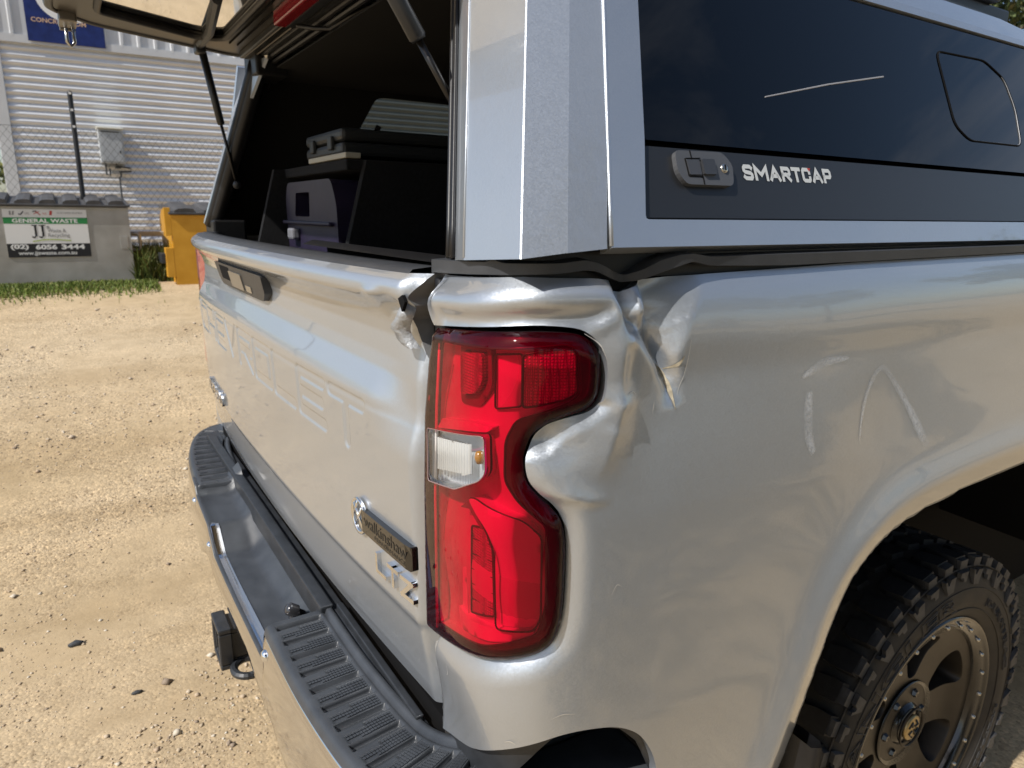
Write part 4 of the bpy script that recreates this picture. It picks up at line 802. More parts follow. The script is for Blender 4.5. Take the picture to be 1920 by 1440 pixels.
# lettering: heavy block capitals with cut corners
SC = {'S': [[(1, .90), (.86, 1), (.14, 1), (0, .86), (0, .66), (.14, .54), (.86, .46), (1, .34), (1, .14), (.86, 0), (.14, 0), (0, .10)]], 'M': [[(0, 0), (0, 1), (.5, .35), (1, 1), (1, 0)]], 'A': [[(0, 0), (.5, 1), (1, 0)], [(.26, .30), (.74, .30)]], 'R': [[(0, 0), (0, 1), (.86, 1), (1, .86), (1, .58), (.86, .46), (0, .46)], [(.5, .46), (1, 0)]], 'T': [[(0, 1), (1, 1)], [(.5, 1), (.5, 0)]], 'C': [[(1, .74), (1, .86), (.86, 1), (.14, 1), (0, .86), (0, .14), (.14, 0), (.86, 0), (1, .14), (1, .26)]], 'P': [[(0, 0), (0, 1), (.86, 1), (1, .86), (1, .54), (.86, .40), (0, .40)]]}
def strokes(b, paths, x0, z0, w, h, th, fn):
    for p in paths:
        p = np.array(p)*[w-th, h-th]+[x0+th/2, z0+th/2]; t = np.gradient(p, axis=0) if len(p) > 2 else np.repeat(p[1:]-p[:-1], 2, 0)
        L = []; R = []
        for i in range(len(p)):
            d0 = p[i]-p[i-1] if i > 0 else p[i+1]-p[i]; d1 = p[i+1]-p[i] if i < len(p)-1 else d0
            d0 = d0/np.hypot(*d0); d1 = d1/np.hypot(*d1); m = d0+d1; m = m/(np.hypot(*m)+1e-9); nn = np.array([-m[1], m[0]]); k = th/2/max(.45, nn@np.array([-d0[1], d0[0]])); e = d0*(-th*.5 if i == 0 else th*.5 if i == len(p)-1 else 0)
            L.append(p[i]+nn*k+e); R.append(p[i]-nn*k+e)
        for i in range(len(p)-1): b.add([fn(*q) for q in (L[i], R[i], R[i+1], L[i+1])], [(0, 1, 2, 3)])
x = .2870; lw2 = {'M': .0225, 'T': .0160, 'A': .0185}; pr_m = mat('pale grey print', (.58, .60, .60), .5)
for i, ch in enumerate('SMARTCAP'):
    w = lw2.get(ch, .0160); b = B(); strokes(b, SC[ch], x, 1.5362+.0002*i, w, .0165, .0042, lambda u, v: side(u, v, -.0034)); b.build('rail_letter', pr_m, rail); x += w+.0022
B().add([side(.3985, 1.5535, -.0033), side(.4045, 1.5535, -.0033), side(.4015, 1.5495, -.0033)], [(0, 1, 2)]).build('red_mark', mat('red print', (.5, .05, .03), .5), rail)
# roof, bevelled along its edges
ys = [(.195, 0), (.20, 0), (.60, 0), (1.05, 0), (1.25, -.012), (1.95, -.03)]; sec = [(.872, 1.790), (.866, 1.797), (.848, 1.822), (.842, 1.828), (.800, 1.852), (.70, 1.905), (.62, 1.925), (0, 1.955)]
rf = []
for y, dz in ys: rf.append([(x, y, z+dz) for x, z in sec]+[(-x*1.0 if x < .8 else -(.818+(x-.8)*.05), y, z if x < .8 else 1.905+(1.852-1.852)) for x, z in sec[::-1][1:]])
fixn(B().grid(np.array(rf)).build('roof', M['paint'], canopy, auto=12))
b = B(); b.bbox(-.70, .70, .18, .215, 1.905, 1.955, .006); fixn(b.build('rear_header', M['satin_black'], canopy))
b = B()
for x, z in ((-.66, 1.903), (-.66, 1.893)): b.tube([(x, .20+.01*(z < 1.9), z), (.66, .20+.01*(z < 1.9), z)], .006, 8)
b.bbox(-.67, .67, .150, .178, 1.915, 1.925, .003); b.build('hinge_seal', M['rubber'], canopy)
# roof rail and rack foot
rb = B(); rb.bbox(.715, .755, .35, 1.27, 1.868, 1.892, .004); rb.bbox(.729, .741, .36, 1.26, 1.888, 1.898, .002); fixn(rb.build('roof_rail', M['satin_black'], canopy))
ft = B(); ft.bbox(.70, .77, 1.03, 1.20, 1.892, 1.93, .006); ft.bbox(.712, .758, 1.05, 1.17, 1.925, 2.06, .008); ft.bbox(-.72, .74, 1.08, 1.15, 2.06, 2.09, .01); fixn(ft.build('rack_foot', M['black_pl'], canopy))
# black lining
def lin_wall(sgn, holes):
    zt_l = 1.80 if sgn > 0 else 1.90; outr = [(.10, 1.435), (.20, 1.79), (.215, zt_l), (1.90, zt_l), (1.90, 1.435)]; V, F, L = patch(np.array(outr), holes, .1, .1)
    return fixn(mesh('lining', [side(u, v, -.045, sgn) for u, v in V], F, M['liner'], canopy))
lin_wall(1, []); lin_wall(-1, [roundpoly([(.525, 1.762), (.585, 1.880), (1.70, 1.878), (1.70, 1.755)], .03)])
fw = flat([(.54, 1.768), (.60, 1.888), (1.71, 1.888), (1.71, 1.76)], -.02, .004, 'side_window', M['grey_glass'], canopy, sgn=-1); fw['label'] = 'far side window with the shed showing through its grey tint'
b = B(); b.box(-.80, .66, .22, 1.90, 1.880, 1.884); b.add([(.66, .22, 1.882), (.66, 1.90, 1.860), (.83, 1.90, 1.770), (.83, .22, 1.795)], [(0, 1, 2, 3)]); b.box(-.92, .80, 1.88, 1.895, 1.40, 1.80); b.build('lining', M['liner'], canopy)
b = B()
for sgn in (-1, 1):
    for y in (.55, .92): b.tube([side(y-.10, 1.45, -.055, sgn), side(y-.02, 1.62, -.060, sgn), side(y+.05, 1.80, -.06, sgn)], .010, 6)
b.build('lining_rib', M['liner'], canopy, smooth=True)
# --- rear hatch, raised
HX = .75
def hp_(x, y, d): return (x, y, 1.925+(.19-y)*.102-d)          # d = below the hatch's lower face
hat = [(-.70, .195), (.70, .195), (.75, .14), (.76, -.20), (.70, -.292), (-.70, -.292), (-.76, -.20), (-.75, .14)]
hwin = [(-.575, .085), (.575, .085), (.62, .04), (.62, -.20), (-.60, -.20), (-.625, .03)]
V, F, L = patch(roundpoly(hat, .03), [roundpoly(hwin, .02)], .05, .05); P = [hp_(u, v, 0) for u, v in V]+[hp_(u, v, -.030-.012*(1-abs(v)*2)) for u, v in V]; n = len(V)
FF = [tuple(f) for f in F]+[tuple(n+i for i in f[::-1]) for f in F]
for l in L: m_ = len(l); FF += [(l[i], l[(i+1) % m_], n+l[(i+1) % m_], n+l[i]) for i in range(m_)]
hatch = fixn(mesh('hatch', P, FF, M['under'], canopy)); hatch['label'] = 'open rear hatch seen from below'
b = B(); ph = roundpoly(hat, .03); b.tube([hp_(u*1.004, v*1.01, -.006) for u, v in ph], .012, 8, closed=True); b.build('hatch_rim', M['satin_black'], hatch, smooth=True)
b = B(); b.tube([hp_(u, v, .004) for u, v in roundpoly(hwin, .02)], .008, 8, closed=True); b.build('glass_seal', M['rubber'], hatch, smooth=True)
V, F, L = patch(roundpoly(hwin, .02), [], .1, .1); fixn(mesh('hatch_glass', [hp_(u, v, -.006) for u, v in V]+[hp_(u, v, -.010) for u, v in V], [tuple(f) for f in F]+[tuple(len(V)+i for i in f) for f in F], tinted('hatch glass with painted reflection', (.16, .16, .15), .03, 1.9, body=(.30, .26, .18, .45)), hatch))  # tan body colour paints in the ground's reflection
b = B()
for y in (.105, .125, .165, .18): b.tube([hp_(-.62, y, .002), hp_(.62, y, .002)], .0022, 5)
b.build('crease_line', M['black'], hatch)
b = B(); b.bbox(-.70, .70, .145, .198, 1.912, 1.930, .004); b.build('hinge_extrusion', M['satin_black'], hatch)
b = B()
for y, z in ((.152, 1.911), (.170, 1.909), (.188, 1.908)): b.tube([(-.68, y, z), (.68, y, z)], .0022, 5)
b.build('extrusion_edge', mat('worn edge', (.10, .085, .065), .4, .4), hatch)
b = B(); b.bbox(-.235, .20, .122, .150, 1.900, 1.932, .004); b.build('brake_light', mat('red brake light', (.32, .02, .03), .25, coat=.6), hatch)
b = B(); b.bbox(-.240, .205, .150, .172, 1.902, 1.918, .003); b.build('brake_light_bracket', M['black_pl'], hatch)
b = B(); b.tube([(-.20, .165, 1.90), (-.15, .19, 1.888), (-.12, .215, 1.885), (-.03, .225, 1.892), (.05, .24, 1.897)], .005, 8); b.build('light_cable', M['rubber'], hatch, smooth=True)
fixn(B().lathe([(0, .008), (.007, .006), (.009, 0)], Matrix.Translation((-.572, .19, 1.903)) @ Matrix.Rotation(math.pi, 4, 'X'), 12).build('hinge_bolt', M['steel'], hatch, smooth=True))
b = B(); b.bbox(-.785, -.70, -.278, -.238, 1.950, 1.975, .004); b.bbox(-.795, -.788, -.276, -.240, 1.945, 1.972, .002); latch = fixn(b.build('latch', mat('latch plate', (.25, .23, .20), .3, .7), hatch))
b = B(); b.tube([(-.79, -.262, 1.95), (-.79, -.262, 1.918), (-.79, -.254, 1.908), (-.79, -.246, 1.918), (-.79, -.246, 1.95)], .0045, 8); b.build('latch_striker', M['steel'], hatch, smooth=True)
b = B(); b.bbox(-.745, -.70, .034, .060, 1.915, 1.945, .005); b.tube([(-.72, .045, 1.935), (-.55, .045, 1.937), (-.25, .01, 1.94)], .011, 8); b.build('strut_bracket', M['black_pl'], hatch)
# gas struts
def strut(a, b_, k, label, r=.0105):
    a = Vector(a); b_ = Vector(b_); m_ = a.lerp(b_, k)
    s = fixn(B().tube([a, a.lerp(m_, .97), m_], [r, r, r*.8], 14).build('gas_strut', M['satin_black'], canopy, smooth=True)); s['label'] = label
    B().tube([m_, b_], r*.42, 10).build('strut_rod', mat('strut rod', (.045, .043, .042), .3, .8), s, smooth=True)
    B().lathe([(0, .012), (.010, .008), (.012, 0), (.010, -.008), (0, -.012)], Matrix.Translation(b_), 12).build('ball_joint', M['black_pl'], s, smooth=True)
strut((-.73, .050, 1.945), (-.755, .123, 1.572), .56, 'far gas strut holding the hatch up')
strut((.735, -.055, 1.795), (.748, .068, 1.600), .60, 'near gas strut holding the hatch up', .0100)
# ================================================================ cargo inside
drawer = thing('storage_drawer', 'black carpeted drawer platform filling the truck bed', 'drawer unit', (0, .9, .90))
b = B(); b.bbox(-.48, .48, -.78, .95, .0, .36, .006); fixn(b.build('drawer_body', M['carpet'], drawer)); b = B(); b.bbox(-.46, .46, -.795, -.78, .03, .33, .004); b.build('drawer_front', M['carpet'], drawer)
b = B(); b.box(-.05, .05, -.81, -.795, .16, .19); b.build('drawer_handle', M['black_pl'], drawer)
shelf = thing('cargo_shelf', 'black carpeted shelf with pale edge above the purple cool box', 'shelf', (0, .25, 1.26))
fixn(B().bbox(-.60, -.06, -.035, .60, .328, .352, .004).build('shelf_board', M['carpet'], shelf))
fixn(B().bbox(-.335, -.060, -.036, .0, .354, .366, .002).build('shelf_panel', mat('raw board', (.50, .47, .38), .7), shelf))
sd = B()
V = [(-.062, -.09, 0), (-.062, .60, 0), (-.062, .60, .35), (-.062, .005, .35), (-.040, -.09, 0), (-.040, .60, 0), (-.040, .60, .35), (-.040, .005, .35)]
sd.add(V, [(0, 1, 2, 3), (4, 5, 6, 7), (0, 1, 5, 4), (1, 2, 6, 5), (2, 3, 7, 6), (3, 0, 4, 7)]); fixn(sd.build('side_board', M['carpet'], shelf))
fixn(B().add([(x-.52, y-.07, z) for x, y, z in V], sd.f).build('side_board', M['carpet'], shelf))
cool = thing('cool_box', 'dark purple plastic cool box with moulded handle hole', 'cool box', (-.30, .28, 1.26))
pc = mat('purple plastic', (.020, .014, .038), .5, noise=(20, .2), bump=(600, .2, .001))
cb_ = roundpoly([(-.215, 0), (.205, 0), (.205, .255), (.175, .312), (-.19, .312), (-.215, .27)], .02); hl = roundpoly([(-.135, .225), (-.005, .225), (.005, .285), (-.115, .285)], .008)
V, F, L = patch(cb_, [hl], .03, .03); P = [(u, -.075-.02*v, v) for u, v in V]+[(u*.97, .30, v*.97) for u, v in V]; n = len(V); FF = [tuple(f) for f in F]+[tuple(n+i for i in f[::-1]) for f in F]; l = L[0]; m_ = len(l); FF += [(l[i], l[(i+1) % m_], n+l[(i+1) % m_], n+l[i]) for i in range(m_)]
l = L[1]; m_ = len(l); k = len(P); P += [(V[i][0], -.03, V[i][1]) for i in l]; FF += [(l[i], l[(i+1) % m_], k+(i+1) % m_, k+i) for i in range(m_)]+[tuple(range(k, k+m_))]
fixn(mesh('box_body', P, FF, pc, cool)); fixn(B().bbox(-.22, .18, -.092, -.07, .205, .214, .003).build('lid_rim', pc, cool)); fixn(B().bbox(-.055, .0, -.045, -.035, .228, .282, .002).build('handle_insert', mat('grey insert', (.35, .36, .36), .5), cool))
fixn(B().bbox(-.15, -.10, -.10, -.078, .165, .195, .006).build('latch', mat('grey latch', (.20, .2, .22), .4), cool))
case = thing('tool_case', 'black hard plastic tool case lying on the shelf', 'case', (-.33, .25, 1.632))
cm = mat('black case plastic', (.035, .037, .037), .45, bump=(300, .3, .001))
fixn(B().bbox(-.145, .145, .0, .42, -.004, .028, .010).build('case_base', cm, case)); fixn(B().bbox(-.145, .145, .0, .42, .0305, .060, .010).build('case_lid', cm, case))
for x in (-.085, .06): fixn(B().bbox(x, x+.03, -.008, .003, .012, .044, .003).build('case_catch', cm, case))
bot = thing('coolant_box', 'small blue grey box tucked behind the tool case', 'box', (-.57, .33, 1.616)); fixn(B().bbox(-.03, .05, 0, .12, 0, .075, .008).build('box_body', mat('blue grey plastic', (.12, .15, .19), .4), bot)); fixn(B().bbox(-.02, .04, .02, .10, .0745, .083, .004).build('box_lid', mat('blue grey plastic lid', (.10, .13, .17), .4), bot))
# ================================================================ ground
def zg(x, y):
    x = np.asarray(x, float); y = np.asarray(y, float); u = np.clip(-x-1.0, 0, None)
    z = .148*np.sqrt(u*u+.16)-.148*.4; z = np.where(u > 0, z, 0); z = np.where(x < -6.6, .148*np.sqrt(5.6**2+.16)-.0592+.03*np.clip(-x-6.6, 0, 6), z)
    near = np.exp(-(np.hypot(x+1, y)/9)**2)
    return z+near*(.010*np.sin(x*2.1+y*1.3)+.008*np.sin(x*.9-y*2.7+1)+.004*np.sin(x*5.3+y*3.1)-.010)
gx = np.r_[-400, -200, -100, -50, -25, -16, np.linspace(-12, 6, 190), 8, 12, 20, 40, 80, 160, 400]; gy = np.r_[-400, -200, -100, -50, -25, -14, np.linspace(-8, 9, 170), 12, 18, 30, 60, 120, 400]
X, Y = np.meshgrid(gx, gy)
def sand():
    m = mat('sandy gravel', (.44, .33, .20), .95, spec=.15); b = m.node_tree.nodes['Principled BSDF']; L = m.node_tree.links.new; co = N(m, 'ShaderNodeTexCoord')
    def noise(s, d=5, r=.6): n = N(m, 'ShaderNodeTexNoise'); n.inputs['Scale'].default_value = s; n.inputs['Detail'].default_value = d; n.inputs['Roughness'].default_value = r; L(co.outputs['Object'], n.inputs['Vector']); return n
    def ramp(src, cs): r = N(m, 'ShaderNodeValToRGB'); e = r.color_ramp.elements; e[0].position, e[0].color = cs[0][0], cs[0][1]+(1,); e[1].position, e[1].color = cs[-1][0], cs[-1][1]+(1,); [setattr(e.new(p), 'color', c+(1,)) for p, c in cs[1:-1]]; L(src, r.inputs[0]); return r
    def mix(a, b_, f=None, t='MIX', fac=.5): x = N(m, 'ShaderNodeMixRGB', blend_type=t); x.inputs[0].default_value = fac; L(a, x.inputs[1]); L(b_, x.inputs[2]); (L(f, x.inputs[0]) if f else None); return x
    big = ramp(noise(.55, 6).outputs[0], [(.32, (.46, .345, .20)), (.5, (.525, .405, .255)), (.68, (.55, .44, .295))]); mid = ramp(noise(7, 8, .7).outputs[0], [(.3, (.78, .76, .73)), (.55, (1.0, 1.0, 1.0)), (.75, (1.14, 1.12, 1.09))])
    c1 = mix(big.outputs[0], mid.outputs[0], t='MULTIPLY', fac=.75)
    vo = N(m, 'ShaderNodeTexVoronoi'); vo.inputs['Scale'].default_value = 105; L(co.outputs['Object'], vo.inputs['Vector']); hs = N(m, 'ShaderNodeSeparateColor'); L(vo.outputs['Color'], hs.inputs[0])
    gr = ramp(hs.outputs[0], [(.0, (.45, .40, .36)), (.12, (.78, .76, .74)), (.5, (1, 1, 1)), (.85, (1.15, 1.12, 1.06)), (1.0, (1.5, 1.46, 1.40))]); mk = ramp(noise(1.1, 7, .65).outputs[0], [(.40, (.10, .10, .10)), (.58, (.95, .95, .95))]); c2 = mix(c1.outputs[0], gr.outputs[0], f=mk.outputs[0], t='MULTIPLY')
    wv = N(m, 'ShaderNodeTexNoise'); wv.inputs['Scale'].default_value = 1.0; wv.inputs['Detail'].default_value = 5; mpw = N(m, 'ShaderNodeMapping'); mpw.inputs['Scale'].default_value = (2.6, .45, 1); mpw.inputs['Rotation'].default_value = (0, 0, .5); L(co.outputs['Object'], mpw.inputs[0]); L(mpw.outputs[0], wv.inputs['Vector'])
    tr = ramp(wv.outputs[0], [(.34, (.90, .88, .85)), (.50, (1.0, 1.0, 1.0)), (.66, (1.05, 1.045, 1.04))]); c3 = mix(c2.outputs[0], tr.outputs[0], t='MULTIPLY', fac=1.0); L(c3.outputs[0], b.inputs['Base Color'])
    ad = N(m, 'ShaderNodeMath', operation='ADD'); dn = noise(38, 8, .75); inv = N(m, 'ShaderNodeMath', operation='MULTIPLY'); inv.inputs[1].default_value = -.8; L(vo.outputs['Distance'], inv.inputs[0]); L(inv.outputs[0], ad.inputs[0]); L(dn.outputs[0], ad.inputs[1])
    bp = N(m, 'ShaderNodeBump'); bp.inputs['Strength'].default_value = .6; bp.inputs['Distance'].default_value = .007; mh = N(m, 'ShaderNodeMath', operation='MULTIPLY'); L(ad.outputs[0], mh.inputs[0]); L(mk.outputs[0], mh.inputs[1]); L(mh.outputs[0], bp.inputs['Height']); L(bp.outputs[0], b.inputs['Normal']); return m
ground = B().grid(np.stack([X, Y, zg(X, Y)], -1)).build('ground', sand(), smooth=True); ground['kind'] = 'structure'
# loose gravel
n = 70000; r1 = rng.random(n); t1 = rng.random(n)
ang = np.radians(rng.uniform(150, 232, n)); dist = .6+6.2*r1**1.35; cx = 1.3+dist*np.cos(ang)*1.0-.25; cy = -.5+dist*np.sin(ang)+.2*rng.standard_normal(n)
cl = np.sin(cx*3.1+1.3*np.sin(cy*2.3))*np.sin(cy*3.7+cx)+.5*np.sin(cx*7+cy*5+1.5*np.sin(cy*4)); keep = rng.random(n) < .42+.55*cl; cx, cy = cx[keep], cy[keep]; n = len(cx)
sz = np.clip(.0017*np.exp(.62*rng.standard_normal(n)), .001, .013)*(1+.12*np.hypot(cx-1.3, cy+.4)); cz = zg(cx, cy)+sz*.25
oct_ = np.array([(1, 0, 0), (0, 1, 0), (-1, 0, 0), (0, -1, 0), (0, 0, 1), (0, 0, -1)], float); of = np.array([(0, 1, 4), (1, 2, 4), (2, 3, 4), (3, 0, 4), (1, 0, 5), (2, 1, 5), (3, 2, 5), (0, 3, 5)])
sc_ = sz[:, None, None]*rng.uniform(.6, 1.35, (n, 6, 1))*np.array([1.25, 1.0, .7]); th = rng.uniform(0, 6.28, n); v = oct_[None]*sc_; vx = v[..., 0]*np.cos(th)[:, None]-v[..., 1]*np.sin(th)[:, None]; vy = v[..., 0]*np.sin(th)[:, None]+v[..., 1]*np.cos(th)[:, None]
V = np.stack([vx+cx[:, None], vy+cy[:, None], v[..., 2]+cz[:, None]], -1).reshape(-1, 3); F = (of[None]+(np.arange(n)*6)[:, None, None]).reshape(-1, 3)
me = bpy.data.meshes.new('gravel'); me.vertices.add(len(V)); me.vertices.foreach_set('co', V.ravel()); me.loops.add(len(F)*3); me.loops.foreach_set('vertex_index', F.ravel()); me.polygons.add(len(F)); me.polygons.foreach_set('loop_start', np.arange(len(F))*3); me.polygons.foreach_set('loop_total', np.full(len(F), 3)); me.update(); me.validate()
def stone_mat(name, cs):
    m = mat(name, cs[0], .85, spec=.3); b = m.node_tree.nodes['Principled BSDF']; g = N(m, 'ShaderNodeNewGeometry'); r = N(m, 'ShaderNodeValToRGB'); e = r.color_ramp.elements; e[0].color = cs[0]+(1,); e[1].color = cs[-1]+(1,)
    for i, c in enumerate(cs[1:-1]): q = e.new((i+1)/(len(cs)-1)); q.color = c+(1,)
    m.node_tree.links.new(g.outputs['Random Per Island'], r.inputs[0]); m.node_tree.links.new(r.outputs[0], b.inputs['Base Color']); return m
me.materials.append(stone_mat('gravel stones', [(.28, .22, .17), (.42, .32, .21), (.50, .40, .28), (.54, .44, .31), (.48, .36, .25), (.60, .51, .39), (.66, .60, .50)])); gv = link(bpy.data.objects.new('gravel', me)); gv['kind'] = 'stuff'; gv['label'] = 'loose sandy gravel stones scattered over the ground'
# a few dark pebbles
for i, (px, py, s, lab) in enumerate(((-1.16, -.46, .020, 'largest dark grey pebble lying on the sandy gravel'), (-.77, -.30, .013, 'small dark pebble nearest the tow hitch'), (.02, -.32, .012, 'small dark pebble at the bottom edge of the photo'))):
    bm = bmesh.new(); bmesh.ops.create_icosphere(bm, subdivisions=2, radius=1)
    for v_ in bm.verts: v_.co = v_.co*(1+.18*math.sin(v_.co.x*4+i)+.10*math.sin(v_.co.y*6+v_.co.z*3)); v_.co = Vector((v_.co.x*s*.75, v_.co.y*s*1.2, v_.co.z*s*.5))
    me = bpy.data.meshes.new('pebble'); bm.to_mesh(me); bm.free(); me.materials.append(mat('dark pebble', (.045, .048, .052), .7, bump=(200, .3, .002))); me.polygons.foreach_set('use_smooth', [True]*len(me.polygons)); o = link(bpy.data.objects.new('pebble', me)); o.location = (px, py, float(zg(px, py))+s*.3); tag(o, lab, 'pebble', 'dark pebbles on the gravel')

# ================================================================ shed behind
XW = -9.2
shed = thing('shed', 'white corrugated metal shed with blue sign behind the bins', 'shed', (XW, 0, float(zg(XW, 0))), rot=(0, 0, math.radians(-4)))
wm = mat('off white colour steel', (.72, .73, .74), .24, .25, noise=(3, .05), coat=.3); zf = -float(zg(XW, 0))
SY0, SY1 = -.72, 9.0; PT = .083
def wallp(y, z, d): return (d, y, z+zf)
z0 = 3.42; k = 0
while z0 > .75:
    zs = np.linspace(z0-9*PT-.02, z0, 9*10+3); zs = zs[zs > .72]; d = .013*np.sin((zs-3.42)*2*math.pi/PT)+.0012*(k % 2)
    ysub = np.linspace(SY0, SY1, 3); B().grid(np.array([[wallp(y, z, dd) for y in ysub] for z, dd in zip(zs, d)])).build('cladding_sheet', wm, shed, smooth=True); z0 -= 9*PT; k += 1
prof = [(0, 0), (.06, 0), (.072, .024), (.098, .024), (.110, 0), (.19, 0)]
for j in range(13):
    ys_ = []; ds = []
    for q in range(4):
        for a, h in prof[:-1]: ys_.append(SY0-.3+j*.76+q*.19+a); ds.append(h)
    ys_.append(SY0-.3+j*.76+.76); ds.append(0); B().grid(np.array([[wallp(y, z, h+.012) for y, h in zip(ys_, ds)] for z in (3.47, 6.4)])).build('upper_sheet', wm, shed)
b = B(); b.box(-.01, .035, SY0-.35, SY1, 3.41+zf, 3.50+zf); b.build('flashing', wm, shed); b = B(); b.bbox(-.08, .028, SY0-.12, SY0+.02, .6+zf, 3.42+zf, .006); b.build('corner_flashing', wm, shed)
b = B(); b.box(-6, -.06, SY0-.02, SY1, .4+zf, 6.3+zf); b.box(-6.2, .2, SY0-.3, SY1+.2, 6.38+zf, 6.5+zf); b.build('shed_body', wm, shed)
bl = B(); bl.box(.042, .050, -.40, .40, 3.44+zf, 4.6+zf); sg = bl.build('sign_board', mat('navy sign', (.012, .025, .13), .35, noise=(14, .25)), shed); sg['label'] = 'navy blue sign with white ring and CONCRETE.COM lettering'
ring = B(); A_ = np.linspace(math.radians(150), math.radians(330), 40); ring.grid(np.array([[(.052, .05+r*math.cos(a), 3.98+r*math.sin(a)*.9+zf) for a in A_] for r in (.24, .335)])); ring.build('sign_ring', M['white'], shed)
text_obj('sign_lettering', 'CONCRETE.COM', .06, lambda u, v, w: (.052, -.345+u, 3.655+v+zf), mat('tan letters', (.62, .42, .28), .5), shed, width=.56, height=.050, offset=.001)
# meter box on the shed wall
mb = thing('meter_box', 'pale grey electrical meter box fixed to the shed wall', 'meter box', (XW+.01, .19, 2.07))
gm = mat('pale grey steel', (.50, .52, .53), .35, .2, noise=(12, .08)); fixn(B().bbox(.0, .24, 0, .27, 0, .41, .006).build('box_body', gm, mb)); fixn(B().bbox(.0, .27, -.012, .282, .405, .425, .004).build('hood', mat('sunlit steel', (.72, .71, .62), .4), mb)); fixn(B().bbox(.24, .247, .02, .25, .02, .37, .003).build('door', gm, mb)); B().box(.247, .250, .03, .23, .365, .378).build('vent_slot', M['black'], mb); fixn(B().bbox(.247, .256, .215, .228, .12, .15, .002).build('door_lock', M['black_pl'], mb))  # hood's colour holds the yellowish white of a sunlit top
cp = mat('grey conduit', (.06, .065, .07), .5); b = B()
for pts in ([(.10, .05, 0), (.10, .05, -.14), (.10, .09, -.15), (.10, .09, -.06)], [(.10, .17, 0), (.10, .17, -.03), (.10, .33, -.05), (.10, .33, -.09), (.10, .19, -.10)], [(.10, .21, -.09), (.10, .21, -.16), (.10, .19, -.17), (.10, .19, -1.2)]): b.tube(pts, .011, 8)
b.bbox(.08, .13, .15, .22, -.06, -.03, .005); b.build('conduit', cp, mb, smooth=False)

# ================================================================ chain link fence
XF = -7.35; fence = thing('chain_link_fence', 'grey chain link fence running behind the waste bins', 'fence', (XF, 0, .7)); wire = mat('galvanised wire', (.16, .165, .16), .45, .6)
b = B(); zt, zb_2 = 1.60, .05; H = zt-zb_2; run = H/1.35
for y in np.arange(-5-run, 6, .068):
    for s_ in (1, -1):
        y0 = y if s_ > 0 else y+run; b.tube([(.002*s_, y0, zb_2), (.002*s_, y0+s_*run, zt)], .0019, 4, caps=False)
b.build('wire_mesh', wire, fence, kind='stuff')
b = B()
for z in (zt, .85, zb_2): b.tube([(0, -6, z), (0, 7, z)], .0025, 5)
b.build('tension_wire', wire, fence)
pm = mat('black post', (.012, .012, .013), .4)
for y in (-3.1, -.10, 2.9, 5.9):
    po = fixn(B().lathe([(0, 1.97), (.022, 1.965), (.024, 1.95), (.024, -.2)], Matrix.Translation((.03, y, 0)), 14).build('fence_post', pm, fence, smooth=True)); c = B()
    for z in (1.94, 1.78, 1.62): c.box(.05, .06, y-.012, y+.012, z-.01, z+.012)
    c.build('post_clip', M['white'], po)
for i, (z, h) in enumerate(((.52, .05), (.22, .07))): fixn(B().bbox(.05, .12, -2.2, 3.5, z, z+h, .004).build('ground_rail', mat('weathered pale rail', (.50, .49, .45), .7, noise=(8, .3)), fence))
# ================================================================ bins
def bin_(name, label, loc, W, Dp, Hh, body_m, lid_m, humps, taper, rot=0):
    t = thing(name, label, 'waste bin', loc, rot=(0, 0, rot))
    pf = [(0, 0), (0, Hh*.98), (-.02, Hh), (-Dp*.75, Hh*1.06), (-Dp, Hh*.9), (-Dp+taper, 0)]
    b = B(); n_ = len(pf); b.add([(x, -W, z) for x, z in pf]+[(x, 0, z) for x, z in pf], [tuple(range(n_)), tuple(range(n_, 2*n_))]+[(i, (i+1) % n_, n_+(i+1) % n_, n_+i) for i in range(n_)]); fixn(b.build('bin_body', body_m, t))
    fixn(B().bbox(-.012, .006, -W-.004, .006, Hh-.035, Hh-.012, .003).build('top_rim', body_m, t))
    for y in (-W+.02, -.08): fixn(B().bbox(-.3, -.06, y, y+.06, -.08, .0, .005).build('foot', M['black'], t))
    lid = fixn(B().bbox(-Dp*.8, .03, -W-.02, .02, 0, .022, .006, T=Matrix.Translation((0, 0, Hh-.006)) @ Matrix.Rotation(.10, 4, 'Y')).build('lid', lid_m, t)); hp0 = None
    for i in range(humps):
        w = W/humps; y = -W+w*(i+.12); prof_ = [(y, 0), (y+.02*w, .022), (y+.14*w, .038), (y+.40*w, .044), (y+.64*w, .040), (y+.70*w, .02), (y+.72*w, 0)]
        hb_ = B(); k_ = len(prof_); T = Matrix.Translation((0, 0, Hh+.014)) @ Matrix.Rotation(.10, 4, 'Y')
        V_ = [T @ Vector((.024, a, h)) for a, h in prof_]+[T @ Vector((-Dp*.7, a, h)) for a, h in prof_]; hb_.add(V_, [tuple(range(k_)), tuple(range(k_, 2*k_))]+[(j, (j+1) % k_, k_+(j+1) % k_, k_+j) for j in range(k_)]); fixn(hb_.build('lid_hump', lid_m, t))
    return t
galv = mat('weathered galvanised steel', (.34, .335, .31), .42, .45, noise=(5, .3, (.46, .455, .43)), noise_rough=(.3, .55), bump=(25, .1, .01)); lidm = mat('dark grey lid', (.065, .065, .068), .6, noise=(10, .3))
gb = bin_('waste_bin', 'grey galvanised waste bin with a general waste sign', (-6.8, .265, .775), 1.75, 1.0, .755, galv, lidm, 9, .25)
hl = B(); hl.tube([(-.15, .0, .48), (-.15, .075, .48), (-.15, .09, .46), (-.15, .09, .33), (-.15, .075, .31), (-.15, 0, .31)], .018, 8); fixn(hl.build('fork_pocket', galv, gb, smooth=True)); fixn(B().bbox(-.005, .004, -.10, -.03, .33, .46, .002).build('patch_plate', galv, gb))
